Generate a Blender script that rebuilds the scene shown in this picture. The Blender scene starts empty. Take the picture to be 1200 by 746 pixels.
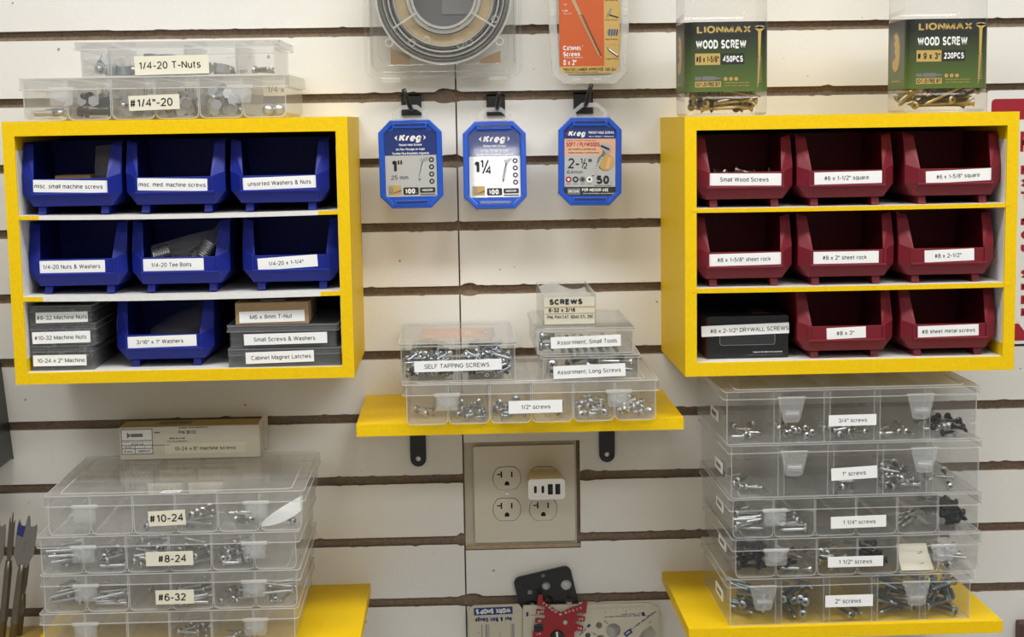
import bpy, bmesh, math, random
import numpy as np
from mathutils import Vector, Matrix

SC = bpy.context.scene
COL = SC.collection
ZO = 1.75                       # height of the first wall groove above the floor (m); everything below is in mm from there
random.seed(7)
R = math.radians

# ------------------------------------------------------------------ camera, world, light, exposure
F, YAW, PITCH, ROLL, CX, CY, CZ = 1863.9963, 0.0338, -0.1233, -0.0162, -2.0931, -1885.6722, -106.2055
def basis():
    f = Vector((math.sin(YAW)*math.cos(PITCH), math.cos(YAW)*math.cos(PITCH), math.sin(PITCH)))
    r = Vector((math.cos(YAW), -math.sin(YAW), 0)); u = r.cross(f)
    return r*math.cos(ROLL)+u*math.sin(ROLL), -r*math.sin(ROLL)+u*math.cos(ROLL), f
CR, CU, CF = basis()
cam_d = bpy.data.cameras.new('camera'); cam = bpy.data.objects.new('camera', cam_d); COL.objects.link(cam)
cam_d.sensor_width = 36; cam_d.sensor_fit = 'HORIZONTAL'; cam_d.lens = F/1200*36; cam_d.clip_start = .05
mw = Matrix((CR, CU, -CF)).transposed().to_4x4(); mw.translation = (CX/1000, CY/1000, CZ/1000+ZO)
cam.matrix_world = mw
SC.camera = cam
SC.view_settings.view_transform = 'Standard'; SC.view_settings.look = 'None'
SC.view_settings.gamma = 1; SC.view_settings.use_curve_mapping = False
SC.view_settings.exposure = -0.02
SC.cycles.transparent_max_bounces = 64; SC.cycles.max_bounces = 10; SC.cycles.diffuse_bounces = 5
W = bpy.data.worlds.new('world'); SC.world = W; W.use_nodes = True
W.node_tree.nodes['Background'].inputs[0].default_value = (.9, .95, 1, 1); W.node_tree.nodes['Background'].inputs[1].default_value = .05
LIGHTS = [((-420, -900, 940), 900, 300, 15), ((750, -900, 940), 900, 300, 14), ((-1000, -2700, 940), 1200, 600, 9), ((1000, -2700, 940), 1200, 600, 20)]
for (x, y, z), sx, sy, p in LIGHTS:
    l = bpy.data.lights.new('ceiling_panel_light', 'AREA'); l.shape = 'RECTANGLE'; l.size = sx/1000; l.size_y = sy/1000
    l.energy = p; l.color = (1, 1, .98)
    o = bpy.data.objects.new('ceiling_panel_light', l); COL.objects.link(o); o.location = (x/1000, y/1000, z/1000+ZO)

def at(u, v, Y):                # a point of the photo at depth Y -> X, Z in mm
    d = CF*F+CR*(u-600)+CU*(373-v); t = (Y-CY)/d.y
    return CX+t*d.x, CZ+t*d.z
def sc(u, v, Y): return at(u+1, v, Y)[0]-at(u, v, Y)[0]

# ------------------------------------------------------------------ materials
def nodes(name):
    m = bpy.data.materials.new(name); m.use_nodes = True
    nt = m.node_tree; return m, nt, nt.nodes['Principled BSDF']
def mat(name, col, rough=.5, metal=0, spec=.5, noise=0, nscale=40, bump=0, coat=0):
    m, nt, b = nodes(name)
    b.inputs['Base Color'].default_value = (*col, 1); b.inputs['Roughness'].default_value = rough
    b.inputs['Metallic'].default_value = metal; b.inputs['Specular IOR Level'].default_value = spec
    b.inputs['Coat Weight'].default_value = coat
    if noise or bump:
        tc = nt.nodes.new('ShaderNodeTexCoord'); n = nt.nodes.new('ShaderNodeTexNoise')
        n.inputs['Scale'].default_value = nscale; n.inputs['Detail'].default_value = 5
        nt.links.new(tc.outputs['Object'], n.inputs['Vector'])
        if noise:
            r = nt.nodes.new('ShaderNodeMix'); r.data_type = 'RGBA'
            r.inputs[6].default_value = (*[c*(1-noise) for c in col], 1); r.inputs[7].default_value = (*[min(1, c*(1+noise)) for c in col], 1)
            nt.links.new(n.outputs['Fac'], r.inputs[0]); nt.links.new(r.outputs[2], b.inputs['Base Color'])
        if bump:
            bp = nt.nodes.new('ShaderNodeBump'); bp.inputs['Strength'].default_value = bump; bp.inputs['Distance'].default_value = .001
            nt.links.new(n.outputs['Fac'], bp.inputs['Height']); nt.links.new(bp.outputs['Normal'], b.inputs['Normal'])
    return m
def clear(name, haze, tint=(1, 1, 1), hcol=(.85, .87, .88), rough=.08, edge=.5):
    """thin moulded plastic: see-through, a little milky, shinier and whiter towards grazing angles"""
    m = bpy.data.materials.new(name); m.use_nodes = True; nt = m.node_tree; N = nt.nodes.new; nt.nodes.clear()
    out = N('ShaderNodeOutputMaterial'); tr = N('ShaderNodeBsdfTransparent'); tr.inputs[0].default_value = (*tint, 1)
    df = N('ShaderNodeBsdfDiffuse'); df.inputs[0].default_value = (*hcol, 1)
    tl = N('ShaderNodeBsdfTranslucent'); tl.inputs[0].default_value = (*hcol, 1)
    gl = N('ShaderNodeBsdfGlossy'); gl.inputs['Roughness'].default_value = rough
    milk = N('ShaderNodeMixShader'); milk.inputs[0].default_value = .4
    lw = N('ShaderNodeLayerWeight'); lw.inputs[0].default_value = .5
    p = N('ShaderNodeMath'); p.operation = 'POWER'; p.inputs[1].default_value = 5
    h = N('ShaderNodeMath'); h.operation = 'MULTIPLY_ADD'; h.inputs[1].default_value = edge; h.inputs[2].default_value = haze
    p2 = N('ShaderNodeMath'); p2.operation = 'POWER'; p2.inputs[1].default_value = 5
    s = N('ShaderNodeMath'); s.operation = 'MULTIPLY_ADD'; s.inputs[1].default_value = .7; s.inputs[2].default_value = .035
    m1, m2 = N('ShaderNodeMixShader'), N('ShaderNodeMixShader'); L = nt.links.new
    L(df.outputs[0], milk.inputs[1]); L(tl.outputs[0], milk.inputs[2])
    L(lw.outputs['Facing'], p.inputs[0]); L(p.outputs[0], h.inputs[0]); h.use_clamp = True
    L(lw.outputs['Facing'], p2.inputs[0]); L(p2.outputs[0], s.inputs[0])
    L(h.outputs[0], m1.inputs[0]); L(tr.outputs[0], m1.inputs[1]); L(milk.outputs[0], m1.inputs[2])
    L(s.outputs[0], m2.inputs[0]); L(m1.outputs[0], m2.inputs[1]); L(gl.outputs[0], m2.inputs[2]); L(m2.outputs[0], out.inputs[0])
    return m
def wall_paint():
    m, nt, b = nodes('cream wall paint'); N = nt.nodes.new; L = nt.links.new
    tc = N('ShaderNodeTexCoord')
    n1 = N('ShaderNodeTexNoise'); n1.inputs['Scale'].default_value = 3; n1.inputs['Detail'].default_value = 6
    n2 = N('ShaderNodeTexNoise'); n2.inputs['Scale'].default_value = 95; n2.inputs['Detail'].default_value = 2
    L(tc.outputs['Object'], n1.inputs[0]); L(tc.outputs['Object'], n2.inputs[0])
    mx = N('ShaderNodeMix'); mx.data_type = 'RGBA'; mx.inputs[6].default_value = (.72, .70, .655, 1); mx.inputs[7].default_value = (.82, .805, .77, 1)
    L(n1.outputs['Fac'], mx.inputs[0])
    r = N('ShaderNodeValToRGB'); r.color_ramp.elements[0].position = .735; r.color_ramp.elements[1].position = .76
    L(n2.outputs['Fac'], r.inputs[0])
    m2 = N('ShaderNodeMix'); m2.data_type = 'RGBA'; m2.inputs[7].default_value = (.28, .22, .16, 1)
    L(r.outputs[0], m2.inputs[0]); L(mx.outputs[2], m2.inputs[6]); L(m2.outputs[2], b.inputs['Base Color'])
    n3 = N('ShaderNodeTexNoise'); n3.inputs['Scale'].default_value = 220; L(tc.outputs['Object'], n3.inputs[0])
    bp = N('ShaderNodeBump'); bp.inputs['Strength'].default_value = .18; bp.inputs['Distance'].default_value = .001
    L(n3.outputs['Fac'], bp.inputs['Height']); L(bp.outputs[0], b.inputs['Normal'])
    b.inputs['Roughness'].default_value = .45
    return m
def gradient(name, c0, c1, z0, z1):     # printed two-colour label ground, along the object's own height
    m, nt, b = nodes(name); N = nt.nodes.new; L = nt.links.new
    tc = N('ShaderNodeTexCoord'); sx = N('ShaderNodeSeparateXYZ'); mr = N('ShaderNodeMapRange'); mx = N('ShaderNodeMix'); mx.data_type = 'RGBA'
    mr.inputs[1].default_value = z0/1000; mr.inputs[2].default_value = z1/1000
    L(tc.outputs['Object'], sx.inputs[0]); L(sx.outputs[2], mr.inputs[0]); L(mr.outputs[0], mx.inputs[0])
    mx.inputs[6].default_value = (*c0, 1); mx.inputs[7].default_value = (*c1, 1); L(mx.outputs[2], b.inputs['Base Color'])
    b.inputs['Roughness'].default_value = .35
    return m
M = dict(
    wall=wall_paint(), mdf=mat('raw brown fibreboard', (.235, .172, .118), .9, noise=.5, nscale=260, bump=.6),
    beige=mat('beige painted recess', (.52, .47, .37), .5, noise=.1), tanwood=mat('bare wood edge', (.42, .33, .2), .7, noise=.25, nscale=120),
    yellow=mat('yellow gloss paint', (.84, .55, .003), .5, spec=.2, noise=.05, nscale=60, bump=.12), yedge=mat('yellow painted rough edge', (.84, .545, .003), .5, spec=.2, noise=.10, nscale=300, bump=.3),
    white=mat('white paint', (.75, .74, .71), .5, noise=.12, nscale=90, bump=.3), shadeback=mat('back panel with painted shade', (.012, .011, .011), .7),
    blue=mat('blue moulded plastic', (.007, .017, .23), .42, spec=.3), red=mat('dark red moulded plastic', (.17, .011, .020), .45, spec=.3),
    paper=mat('white label paper', (.88, .88, .87), .5), cream=mat('cream label paper', (.76, .72, .58), .55), ink=mat('black ink', (.012, .012, .012), .5),
    grey_ink=mat('grey ink', (.16, .16, .16), .5), steel=mat('zinc plated steel', (.56, .57, .58), .36, 1), dsteel=mat('dark socket', (.03, .03, .035), .5, .5),
    blackscrew=mat('black oxide steel', (.022, .022, .025), .38, .6), brass=mat('yellow zinc steel', (.50, .41, .23), .5, 1), bluesteel=mat('blued zinc steel', (.36, .41, .46), .36, 1),
    black=mat('black plastic', (.012, .012, .013), .4), blackmetal=mat('black painted metal', (.014, .014, .015), .35), hole=mat('dark opening', (.004, .004, .004), .8),
    plate=mat('ivory outlet plastic', (.66, .61, .50), .3), usb=mat('white charger plastic', (.78, .77, .74), .3), usbtop=mat('ivory charger body', (.62, .56, .42), .35),
    kblue=mat('bright blue plastic', (.012, .085, .52), .3), knavy=mat('navy print', (.012, .03, .17), .16, coat=.6), kgrey=mat('silver grey print', (.46, .47, .48), .14, coat=.6),
    orange=mat('orange printed card', (.52, .10, .025), .35, noise=.12, nscale=12), ocard=mat('orange card stock', (.62, .23, .09), .6), tan=mat('tan print', (.52, .34, .10), .4),
    gold=mat('gold print', (.50, .34, .10), .4), wht=mat('white print', (.82, .82, .80), .45), dk=mat('dark print', (.02, .022, .02), .4),
    jarlabel=gradient('dark to green label print', (.092, .145, .03), (.014, .017, .014), 25, 88),
    card=mat('brown cardboard', (.36, .23, .12), .8, noise=.12, nscale=80), carton=mat('white carton', (.66, .62, .53), .6, noise=.05), cartontop=mat('buff carton top', (.45, .37, .2), .6),
    peach=mat('peach print', (.70, .40, .26), .4), signred=mat('sign red', (.36, .012, .025), .4), redgauge=mat('red plastic', (.30, .012, .018), .4),
    gauge=mat('ivory gauge plastic', (.55, .51, .40), .35), navyink=mat('dark blue ink', (.015, .03, .16), .5), coilgrey=mat('grey coil', (.16, .155, .15), .45, noise=.2, nscale=200),
    coiltan=mat('tan paper band', (.42, .32, .18), .7, noise=.25, nscale=160), tape=mat('dark grey reel', (.10, .10, .105), .45), bitgrey=mat('grey drill steel', (.33, .31, .28), .38, .9), bitdark=mat('brown drill shank', (.20, .17, .13), .42, .9), bitblue=mat('blue paint', (.03, .03, .20), .4),
    cblack=mat('black printed box', (.010, .010, .011), .3), lens=mat('dark box window', (.03, .03, .032), .12), maroon=mat('maroon box side', (.10, .012, .012), .5),
    clear=clear('clear styrene', .010, (.997, .998, .998), edge=.25), milky=clear('milky polypropylene', .062, (.997, .998, .998), (.9, .9, .89), edge=.35), smoke=clear('smoky clear plastic', .13, (.90, .905, .91), (.55, .56, .57), edge=.3),
    rim=clear('thick edge painted highlight', .42, (1, 1, 1), (.93, .93, .92), edge=.3), crim=clear('clear edge painted highlight', .30, (1, 1, 1), (.93, .93, .92), edge=.3), srim=clear('smoky edge painted highlight', .25, (.9, .9, .9), (.7, .71, .72)),  # whiter edge beads: light caught and piped by edges, put into the material
    bag=clear('clear film', .12, (.98, .98, .98), rough=.14, edge=.5), latch=clear('white translucent latch', .2, (.99, .99, .99), edge=.4), blister=clear('blister plastic', .02, (.985, .985, .98), edge=.4),
    frost=clear('frosted case', .34, (.97, .97, .96), (.88, .88, .86), edge=.5),
    roomwall=mat('room wall paint', (.55, .55, .55), .7), floor=mat('concrete floor', (.42, .42, .42), .6, noise=.2, nscale=3), ceil=mat('ceiling tile', (.72, .72, .70), .8, noise=.06, nscale=90),
    brown=mat('dark brown wood', (.09, .035, .03), .5), doorpaint=mat('door paint', (.45, .45, .44), .5))
lm = bpy.data.materials.new('lit lamp panel'); lm.use_nodes = True; lb = lm.node_tree.nodes['Principled BSDF']
lb.inputs['Emission Color'].default_value = (1, .96, .88, 1); lb.inputs['Emission Strength'].default_value = 3; M['lamp'] = lm

# ------------------------------------------------------------------ mesh helpers (mm, local to a thing's base)
FONT = {}
def A(cx, cy, rx, ry, a0, a1, n=12): return [(cx+rx*math.cos(R(a0+(a1-a0)*i/n)), cy+ry*math.sin(R(a0+(a1-a0)*i/n))) for i in range(n+1)]
GL = {  # plain sans lettering drawn as strokes: width, strokes; capitals 10 high, small letters 7.3
 '0': (5.2, [A(2.6, 5, 2.6, 5, 0, 360, 20)]), '1': (3.2, [[(.3, 7.9), (1.7, 8.5), (2.6, 10)], [(2.6, 10), (2.6, 0)]]), '2': (5.2, [A(2.6, 7.3, 2.5, 2.7, 165, -35)+[(0, 0), (5.2, 0)]]),
 '3': (5.2, [A(2.5, 7.6, 2.3, 2.4, 165, -90), A(2.5, 2.6, 2.7, 2.6, 90, -165)]), '4': (5.6, [[(4.2, 0), (4.2, 10), (0, 3), (5.6, 3)]]), '5': (5.2, [[(4.8, 10), (.9, 10), (.4, 5)], A(2.5, 3.2, 2.7, 3.2, 140, -160)]),
 '6': (5.2, [A(2.6, 3.1, 2.6, 3.1, 0, 360, 18), A(3.1, 4.6, 3.1, 5.4, 185, 50)]), '7': (5, [[(0, 10), (5, 10), (1.7, 0)]]), '8': (5.2, [A(2.6, 7.6, 2.2, 2.4, 0, 360, 16), A(2.6, 2.6, 2.6, 2.6, 0, 360, 16)]), '9': (5.2, [A(2.6, 6.9, 2.6, 3.1, 0, 360, 18), A(2.1, 5.4, 3.1, 5.4, 5, -130)]),
 'A': (6.6, [[(0, 0), (3.3, 10)], [(3.3, 10), (6.6, 0)], [(1.2, 3.4), (5.4, 3.4)]]), 'B': (5.6, [[(0, 0), (0, 10), (2.9, 10)]+A(2.9, 7.7, 2.2, 2.3, 90, -90)+[(0, 5.4)], [(0, 5.4), (3, 5.4)], A(3, 2.7, 2.6, 2.7, 90, -90)+[(0, 0)]]), 'C': (6.4, [A(3.3, 5, 3.3, 5, 42, 318, 18)]), 'D': (6.2, [[(0, 0), (0, 10), (2.6, 10)]+A(2.6, 5, 3.5, 5, 90, -90)+[(0, 0)]]),
 'E': (5.2, [[(5.2, 10), (0, 10), (0, 0), (5.2, 0)], [(0, 5.3), (4.7, 5.3)]]), 'F': (4.8, [[(4.8, 10), (0, 10), (0, 0)], [(0, 5.2), (4.2, 5.2)]]), 'G': (6.8, [A(3.4, 5, 3.4, 5, 42, 350, 18)+[(6.7, 5), (3.8, 5)]]), 'H': (5.8, [[(0, 0), (0, 10)], [(5.8, 0), (5.8, 10)], [(0, 5.3), (5.8, 5.3)]]), 'I': (.01, [[(0, 0), (0, 10)]]),
 'J': (4.2, [[(4.2, 10), (4.2, 3)]+A(2.1, 2.6, 2.1, 2.6, 0, -180)]), 'K': (5.8, [[(0, 0), (0, 10)], [(5.4, 10), (0, 4)], [(1.9, 6), (5.8, 0)]]), 'L': (4.6, [[(0, 10), (0, 0), (4.6, 0)]]), 'M': (7.8, [[(0, 0), (0, 10)], [(0, 10), (3.9, 0)], [(3.9, 0), (7.8, 10)], [(7.8, 10), (7.8, 0)]]), 'N': (5.8, [[(0, 0), (0, 10)], [(0, 10), (5.8, 0)], [(5.8, 0), (5.8, 10)]]), 'O': (7, [A(3.5, 5, 3.5, 5, 0, 360, 22)]),
 'P': (5.4, [[(0, 0), (0, 10), (2.8, 10)]+A(2.8, 7.3, 2.6, 2.7, 90, -90)+[(0, 4.6)]]), 'Q': (7, [A(3.5, 5, 3.5, 5, 0, 360, 22), [(4.4, 2.2), (7, -.4)]]), 'R': (5.8, [[(0, 0), (0, 10), (2.9, 10)]+A(2.9, 7.4, 2.6, 2.6, 90, -90)+[(0, 4.8)], [(2.9, 4.8), (5.7, 0)]]), 'S': (5.6, [A(2.8, 7.5, 2.4, 2.5, 30, 250, 12)+A(2.8, 2.6, 2.7, 2.6, 75, -160, 12)]),
 'T': (5.8, [[(0, 10), (5.8, 10)], [(2.9, 10), (2.9, 0)]]), 'U': (5.8, [[(0, 10), (0, 3)]+A(2.9, 2.9, 2.9, 2.9, 180, 360)+[(5.8, 10)]]), 'V': (6.2, [[(0, 10), (3.1, 0), (6.2, 10)]]), 'W': (10, [[(0, 10), (2.4, 0)], [(2.4, 0), (5, 10)], [(5, 10), (7.6, 0)], [(7.6, 0), (10, 10)]]), 'X': (6, [[(0, 0), (6, 10)], [(0, 10), (6, 0)]]), 'Y': (6, [[(0, 10), (3, 4.2), (6, 10)], [(3, 4.2), (3, 0)]]), 'Z': (5.6, [[(0, 10), (5.6, 10), (0, 0), (5.6, 0)]]),
 'a': (4.6, [A(2.2, 5, 2.1, 2.3, 150, 0, 8)+[(4.3, 0)], A(2, 2, 2, 2, 50, 300, 12)+[(4.3, 2)], [(4.3, 4.3), (2.4, 4)]]), 'b': (4.7, [[(0, 0), (0, 10)], A(2.3, 3.65, 2.4, 3.65, 0, 360, 16)]), 'c': (4.5, [A(2.4, 3.65, 2.4, 3.65, 45, 315, 14)]), 'd': (4.7, [[(4.7, 0), (4.7, 10)], A(2.4, 3.65, 2.4, 3.65, 0, 360, 16)]), 'e': (4.8, [[(0, 3.9), (4.8, 3.9)]+A(2.4, 3.65, 2.4, 3.65, 4, 318, 16)]),
 'f': (2.6, [A(2.4, 8.2, 1.5, 1.8, 90, 180, 6)+[(.9, 0)], [(-.3, 7), (2.6, 7)]]), 'g': (4.7, [A(2.4, 3.65, 2.4, 3.65, 0, 360, 16), [(4.7, 7.3), (4.7, -.5)]+A(2.4, -.6, 2.3, 2.2, 0, -160, 8)]), 'h': (4.4, [[(0, 0), (0, 10)], A(2.2, 4.8, 2.2, 2.5, 170, 0, 8)+[(4.4, 0)]]), 'i': (.01, [[(0, 0), (0, 7.2)], [(0, 9), (0, 10.2)]]), 'j': (1, [[(1, 7.2), (1, -1.5)]+A(-.2, -1.5, 1.2, 1.3, 0, -90, 5), [(1, 9), (1, 10.2)]]),
 'k': (4.2, [[(0, 0), (0, 10)], [(4, 7.2), (0, 2.8)], [(1.5, 4.3), (4.3, 0)]]), 'l': (.01, [[(0, 0), (0, 10)]]), 'm': (7.2, [[(0, 0), (0, 7.2)], A(1.8, 5, 1.8, 2.3, 170, 0, 8)+[(3.6, 0)], A(5.4, 5, 1.8, 2.3, 170, 0, 8)+[(7.2, 0)]]), 'n': (4.4, [[(0, 0), (0, 7.2)], A(2.2, 4.8, 2.2, 2.5, 170, 0, 8)+[(4.4, 0)]]), 'o': (4.9, [A(2.45, 3.65, 2.45, 3.65, 0, 360, 18)]), 'p': (4.7, [[(0, -2.7), (0, 7.2)], A(2.3, 3.65, 2.4, 3.65, 0, 360, 16)]),
 'q': (4.7, [[(4.7, -2.7), (4.7, 7.2)], A(2.4, 3.65, 2.4, 3.65, 0, 360, 16)]), 'r': (2.4, [[(0, 0), (0, 7.2)], A(2.3, 4.9, 2.3, 2.3, 175, 85, 6)]), 's': (4.2, [A(2.1, 5.5, 1.8, 1.8, 30, 250, 10)+A(2.1, 1.9, 2, 1.9, 75, -160, 10)]), 't': (2.4, [[(1, 9.4), (1, 1.5)]+A(2.3, 1.4, 1.3, 1.4, 180, 270, 5), [(-.3, 7), (2.4, 7)]]), 'u': (4.4, [[(0, 7.2), (0, 2.4)]+A(2.2, 2.4, 2.2, 2.4, 180, 360, 8)+[(4.4, 7.2)], [(4.4, 2.4), (4.4, 0)]]), 'v': (4.4, [[(0, 7.2), (2.2, 0), (4.4, 7.2)]]), 'w': (6.8, [[(0, 7.2), (1.7, 0), (3.4, 7.2), (5.1, 0), (6.8, 7.2)]]), 'x': (4.4, [[(0, 0), (4.4, 7.2)], [(0, 7.2), (4.4, 0)]]), 'y': (4.4, [[(0, 7.2), (2.2, .3)], [(4.4, 7.2), (1.6, -2), (.2, -2.6)]]), 'z': (4, [[(0, 7.2), (4, 7.2), (0, 0), (4, 0)]]),
 '#': (6, [[(1.2, 0), (2.4, 10)], [(3.8, 0), (5, 10)], [(.2, 3.2), (5.8, 3.2)], [(.4, 6.8), (6, 6.8)]]), '/': (2.8, [[(0, -.3), (2.8, 10.3)]]), '"': (2.0, [[(0, 10), (0, 6.4)], [(2.0, 10), (2.0, 6.4)]]), "'": (.01, [[(0, 10), (0, 7)]]), '-': (2.8, [[(-.4, 3.8), (3.2, 3.8)]]), '.': (.01, [[(0, 0), (0, .7)]]), ',': (.6, [[(.6, .7), (0, -1.6)]]), '!': (.01, [[(0, 10), (0, 3)], [(0, 0), (0, .7)]]),
 '&': (6.4, [[(6.2, 0), (1.2, 7)]+A(2.5, 8.1, 1.6, 1.9, 200, -20, 8)+[(1, 4.4)]+A(2.5, 2.4, 2.3, 2.4, 140, 330, 8)+[(5.6, 4.6)]]), '™': (4.4, [[(0, 10), (2, 10)], [(1, 10), (1, 7)], [(2.6, 7), (2.6, 10), (3.5, 8), (4.4, 10), (4.4, 7)]]), ' ': (1.6, []), ':': (.01, [[(0, 0), (0, .7)], [(0, 5), (0, 5.7)]])}
GL['ç'] = (4.5, GL['c'][1]+[[(2.4, 0), (2.0, -2.2)]])
def small(g, x, y): return [[(a*.55+x, b*.55+y) for a, b in st] for st in GL[g][1]]
for ch, dn in (('½', '2'), ('¼', '4')): GL[ch] = (6.6, small('1', -.2, 4.6)+[[(1.2, 0), (5, 10)]]+small(dn, 3.6, -.3))
def glyphs(s, bold=0., shear=0.):
    k = (s, bold, shear)
    if k not in FONT:
        w = 1.05+bold*34; v, f, x = [], [], 0; gap = max(.75, 1.2-w*.12)
        for ch in s:
            wd, sts = GL.get(ch, GL['-']); w0 = w; w = w*.6 if ch in '½¼™' else w
            for st in sts:
                p = [(x+w/2+a, w/2+b*(10-w)/10) for a, b in st]; closed = len(p) > 8 and math.dist(p[0], p[-1]) < .05; n = len(p); b0 = len(v)
                for i in range(n):
                    q0 = p[i-1] if i else (p[-2] if closed else None); q1 = p[i+1] if i < n-1 else (p[1] if closed else None)
                    d = []
                    for a_, b_ in ((q0, p[i]), (p[i], q1)):
                        if a_ and b_:
                            l = math.dist(a_, b_)
                            if l > 1e-6: d.append(((b_[0]-a_[0])/l, (b_[1]-a_[1])/l))
                    tx, ty = sum(t[0] for t in d), sum(t[1] for t in d); l = math.hypot(tx, ty) or 1; tx, ty = tx/l, ty/l
                    c = max(.45, tx*d[0][0]+ty*d[0][1]); h = w/2/c; X, Y = p[i]
                    if not closed and len(d) == 1 and len(p) > 2: pass
                    v += [(X-ty*h, Y+tx*h), (X+ty*h, Y-tx*h)]
                f += [(b0+2*i+1, b0+2*i+3, b0+2*i+2, b0+2*i) for i in range(n-1)]
            x += wd+w+gap; w = w0
        if v:
            v = [((a+shear*b)*.072, b*.072-.36) for a, b in v]; x0, x1 = min(a for a, _ in v), max(a for a, _ in v); v = [(a-(x0+x1)/2, b) for a, b in v]; wd = x1-x0
        else: wd = 1
        FONT[k] = (v, f, wd)
    return FONT[k]
def plate_mesh(loops, t):
    """a flat plate with holes from closed loops, thickness t, lying in local XZ: verts (x, y, z) y in 0..t"""
    c = bpy.data.curves.new('outline', 'CURVE'); c.dimensions = '2D'; c.fill_mode = 'BOTH'; c.extrude = t/2
    for lp in loops:
        s = c.splines.new('POLY'); s.points.add(len(lp)-1); s.use_cyclic_u = True
        for p, (x, z) in zip(s.points, lp): p.co = (x, z, 0, 1)
    o = bpy.data.objects.new('outline', c); COL.objects.link(o)
    me = bpy.data.meshes.new_from_object(o.evaluated_get(bpy.context.evaluated_depsgraph_get()))
    v = [(p.co.x, t/2-p.co.z, p.co.y) for p in me.vertices]; f = [tuple(p.vertices) for p in me.polygons]
    bpy.data.objects.remove(o); bpy.data.curves.remove(c); bpy.data.meshes.remove(me)
    return v, f
def rrect(x0, x1, z0, z1, r, n=5, cut=None):
    pts = []
    for cx, cz, a in ((x1-r, z0+r, -90), (x1-r, z1-r, 0), (x0+r, z1-r, 90), (x0+r, z0+r, 180)):
        k = 1 if cut else n
        for i in range(k+1):
            t = R(a+90*i/k); pts.append((cx+r*math.cos(t), cz+r*math.sin(t)))
    return pts
def circ(x, z, r, n=20, a0=0): return [(x+r*math.cos(2*math.pi*i/n+a0), z+r*math.sin(2*math.pi*i/n+a0)) for i in range(n)]
class MB:
    def __init__(s): s.v, s.f, s.m, s.sm = [], [], [], []
    def add(s, v, f, m=0, smooth=False):
        b = len(s.v); s.v += [tuple(x) for x in v]
        for q in f: s.f.append(tuple(b+i for i in q)); s.m.append(m); s.sm.append(smooth)
        return s
    def box(s, x0, x1, y0, y1, z0, z1, m=0, b=0):
        if b <= 0:
            v = [(x, y, z) for z in (z0, z1) for x, y in ((x0, y0), (x1, y0), (x1, y1), (x0, y1))]
            return s.add(v, [(3, 2, 1, 0), (4, 5, 6, 7), (0, 1, 5, 4), (1, 2, 6, 5), (2, 3, 7, 6), (3, 0, 4, 7)], m)
        bm = bmesh.new(); bmesh.ops.create_cube(bm, size=1)
        for p in bm.verts: p.co = ((p.co.x+.5)*(x1-x0)+x0, (p.co.y+.5)*(y1-y0)+y0, (p.co.z+.5)*(z1-z0)+z0)
        bmesh.ops.bevel(bm, geom=bm.edges[:], offset=b, segments=2, affect='EDGES', profile=.5)
        return s.bm(bm, m)
    def bm(s, bm, m=0, smooth=False):
        bm.verts.index_update(); v = [tuple(p.co) for p in bm.verts]; f = [tuple(q.index for q in p.verts) for p in bm.faces]; bm.free()
        return s.add(v, f, m, smooth)
    def prism(s, poly, a, b, axis='y', m=0, caps=True, smooth=False):
        n = len(poly)
        def P(p, t): return (p[0], t, p[1]) if axis == 'y' else ((p[0], p[1], t) if axis == 'z' else (t, p[0], p[1]))
        v = [P(p, a) for p in poly]+[P(p, b) for p in poly]
        s.add(v, [(i, (i+1) % n, n+(i+1) % n, n+i) for i in range(n)], m, smooth)
        if caps: s.add(v, [tuple(range(n))[::-1], tuple(range(n, 2*n))], m)
        return s
    def ring(s, outer, inner, a, b, axis='y', m=0):
        n = len(outer)
        def P(p, t): return (p[0], t, p[1]) if axis == 'y' else ((p[0], p[1], t) if axis == 'z' else (t, p[0], p[1]))
        v = [P(p, t) for t in (a, b) for lp in (outer, inner) for p in lp]
        f = []
        for i in range(n):
            j = (i+1) % n
            f += [(i, j, n+j, n+i), (2*n+i, 3*n+i, 3*n+j, 2*n+j), (i, 2*n+i, 2*n+j, j), (n+i, n+j, 3*n+j, 3*n+i)]
        return s.add(v, f, m)
    def lathe(s, prof, n=16, m=0, axis='x', o=(0, 0, 0), smooth=True):
        v, f = [], []
        for a, r in prof:
            for i in range(n):
                t = 2*math.pi*i/n; c, d = r*math.cos(t), r*math.sin(t)
                p = (a, c, d) if axis == 'x' else ((c, d, a) if axis == 'z' else (c, a, d))
                v.append((p[0]+o[0], p[1]+o[1], p[2]+o[2]))
        for k in range(len(prof)-1):
            for i in range(n): f.append((k*n+i, k*n+(i+1) % n, (k+1)*n+(i+1) % n, (k+1)*n+i))
        f += [tuple(range(n))[::-1], tuple(range((len(prof)-1)*n, len(prof)*n))]
        return s.add(v, f, m, smooth)
    def tube(s, pts, r, n=8, m=0):
        pts = [Vector(p) for p in pts]; v, f = [], []; up = Vector((.13, .2, 1)).normalized()
        for i, p in enumerate(pts):
            d = (pts[min(i+1, len(pts)-1)]-pts[max(i-1, 0)]).normalized(); a = d.cross(up)
            if a.length < .05: a = d.cross(Vector((1, 0, 0)))
            a.normalize(); b = d.cross(a); rr = r[i] if isinstance(r, (list, tuple)) else r
            for k in range(n): t = 2*math.pi*k/n; v.append(tuple(p+a*rr*math.cos(t)+b*rr*math.sin(t)))
        for i in range(len(pts)-1):
            for k in range(n): f.append((i*n+k, i*n+(k+1) % n, (i+1)*n+(k+1) % n, (i+1)*n+k))
        f += [tuple(range(n))[::-1], tuple(range((len(pts)-1)*n, len(pts)*n))]
        return s.add(v, f, m, True)
    def plate(s, loops, y0, t, m=0):
        v, f = plate_mesh(loops, t); return s.add([(x, y+y0, z) for x, y, z in v], f, m)
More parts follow.
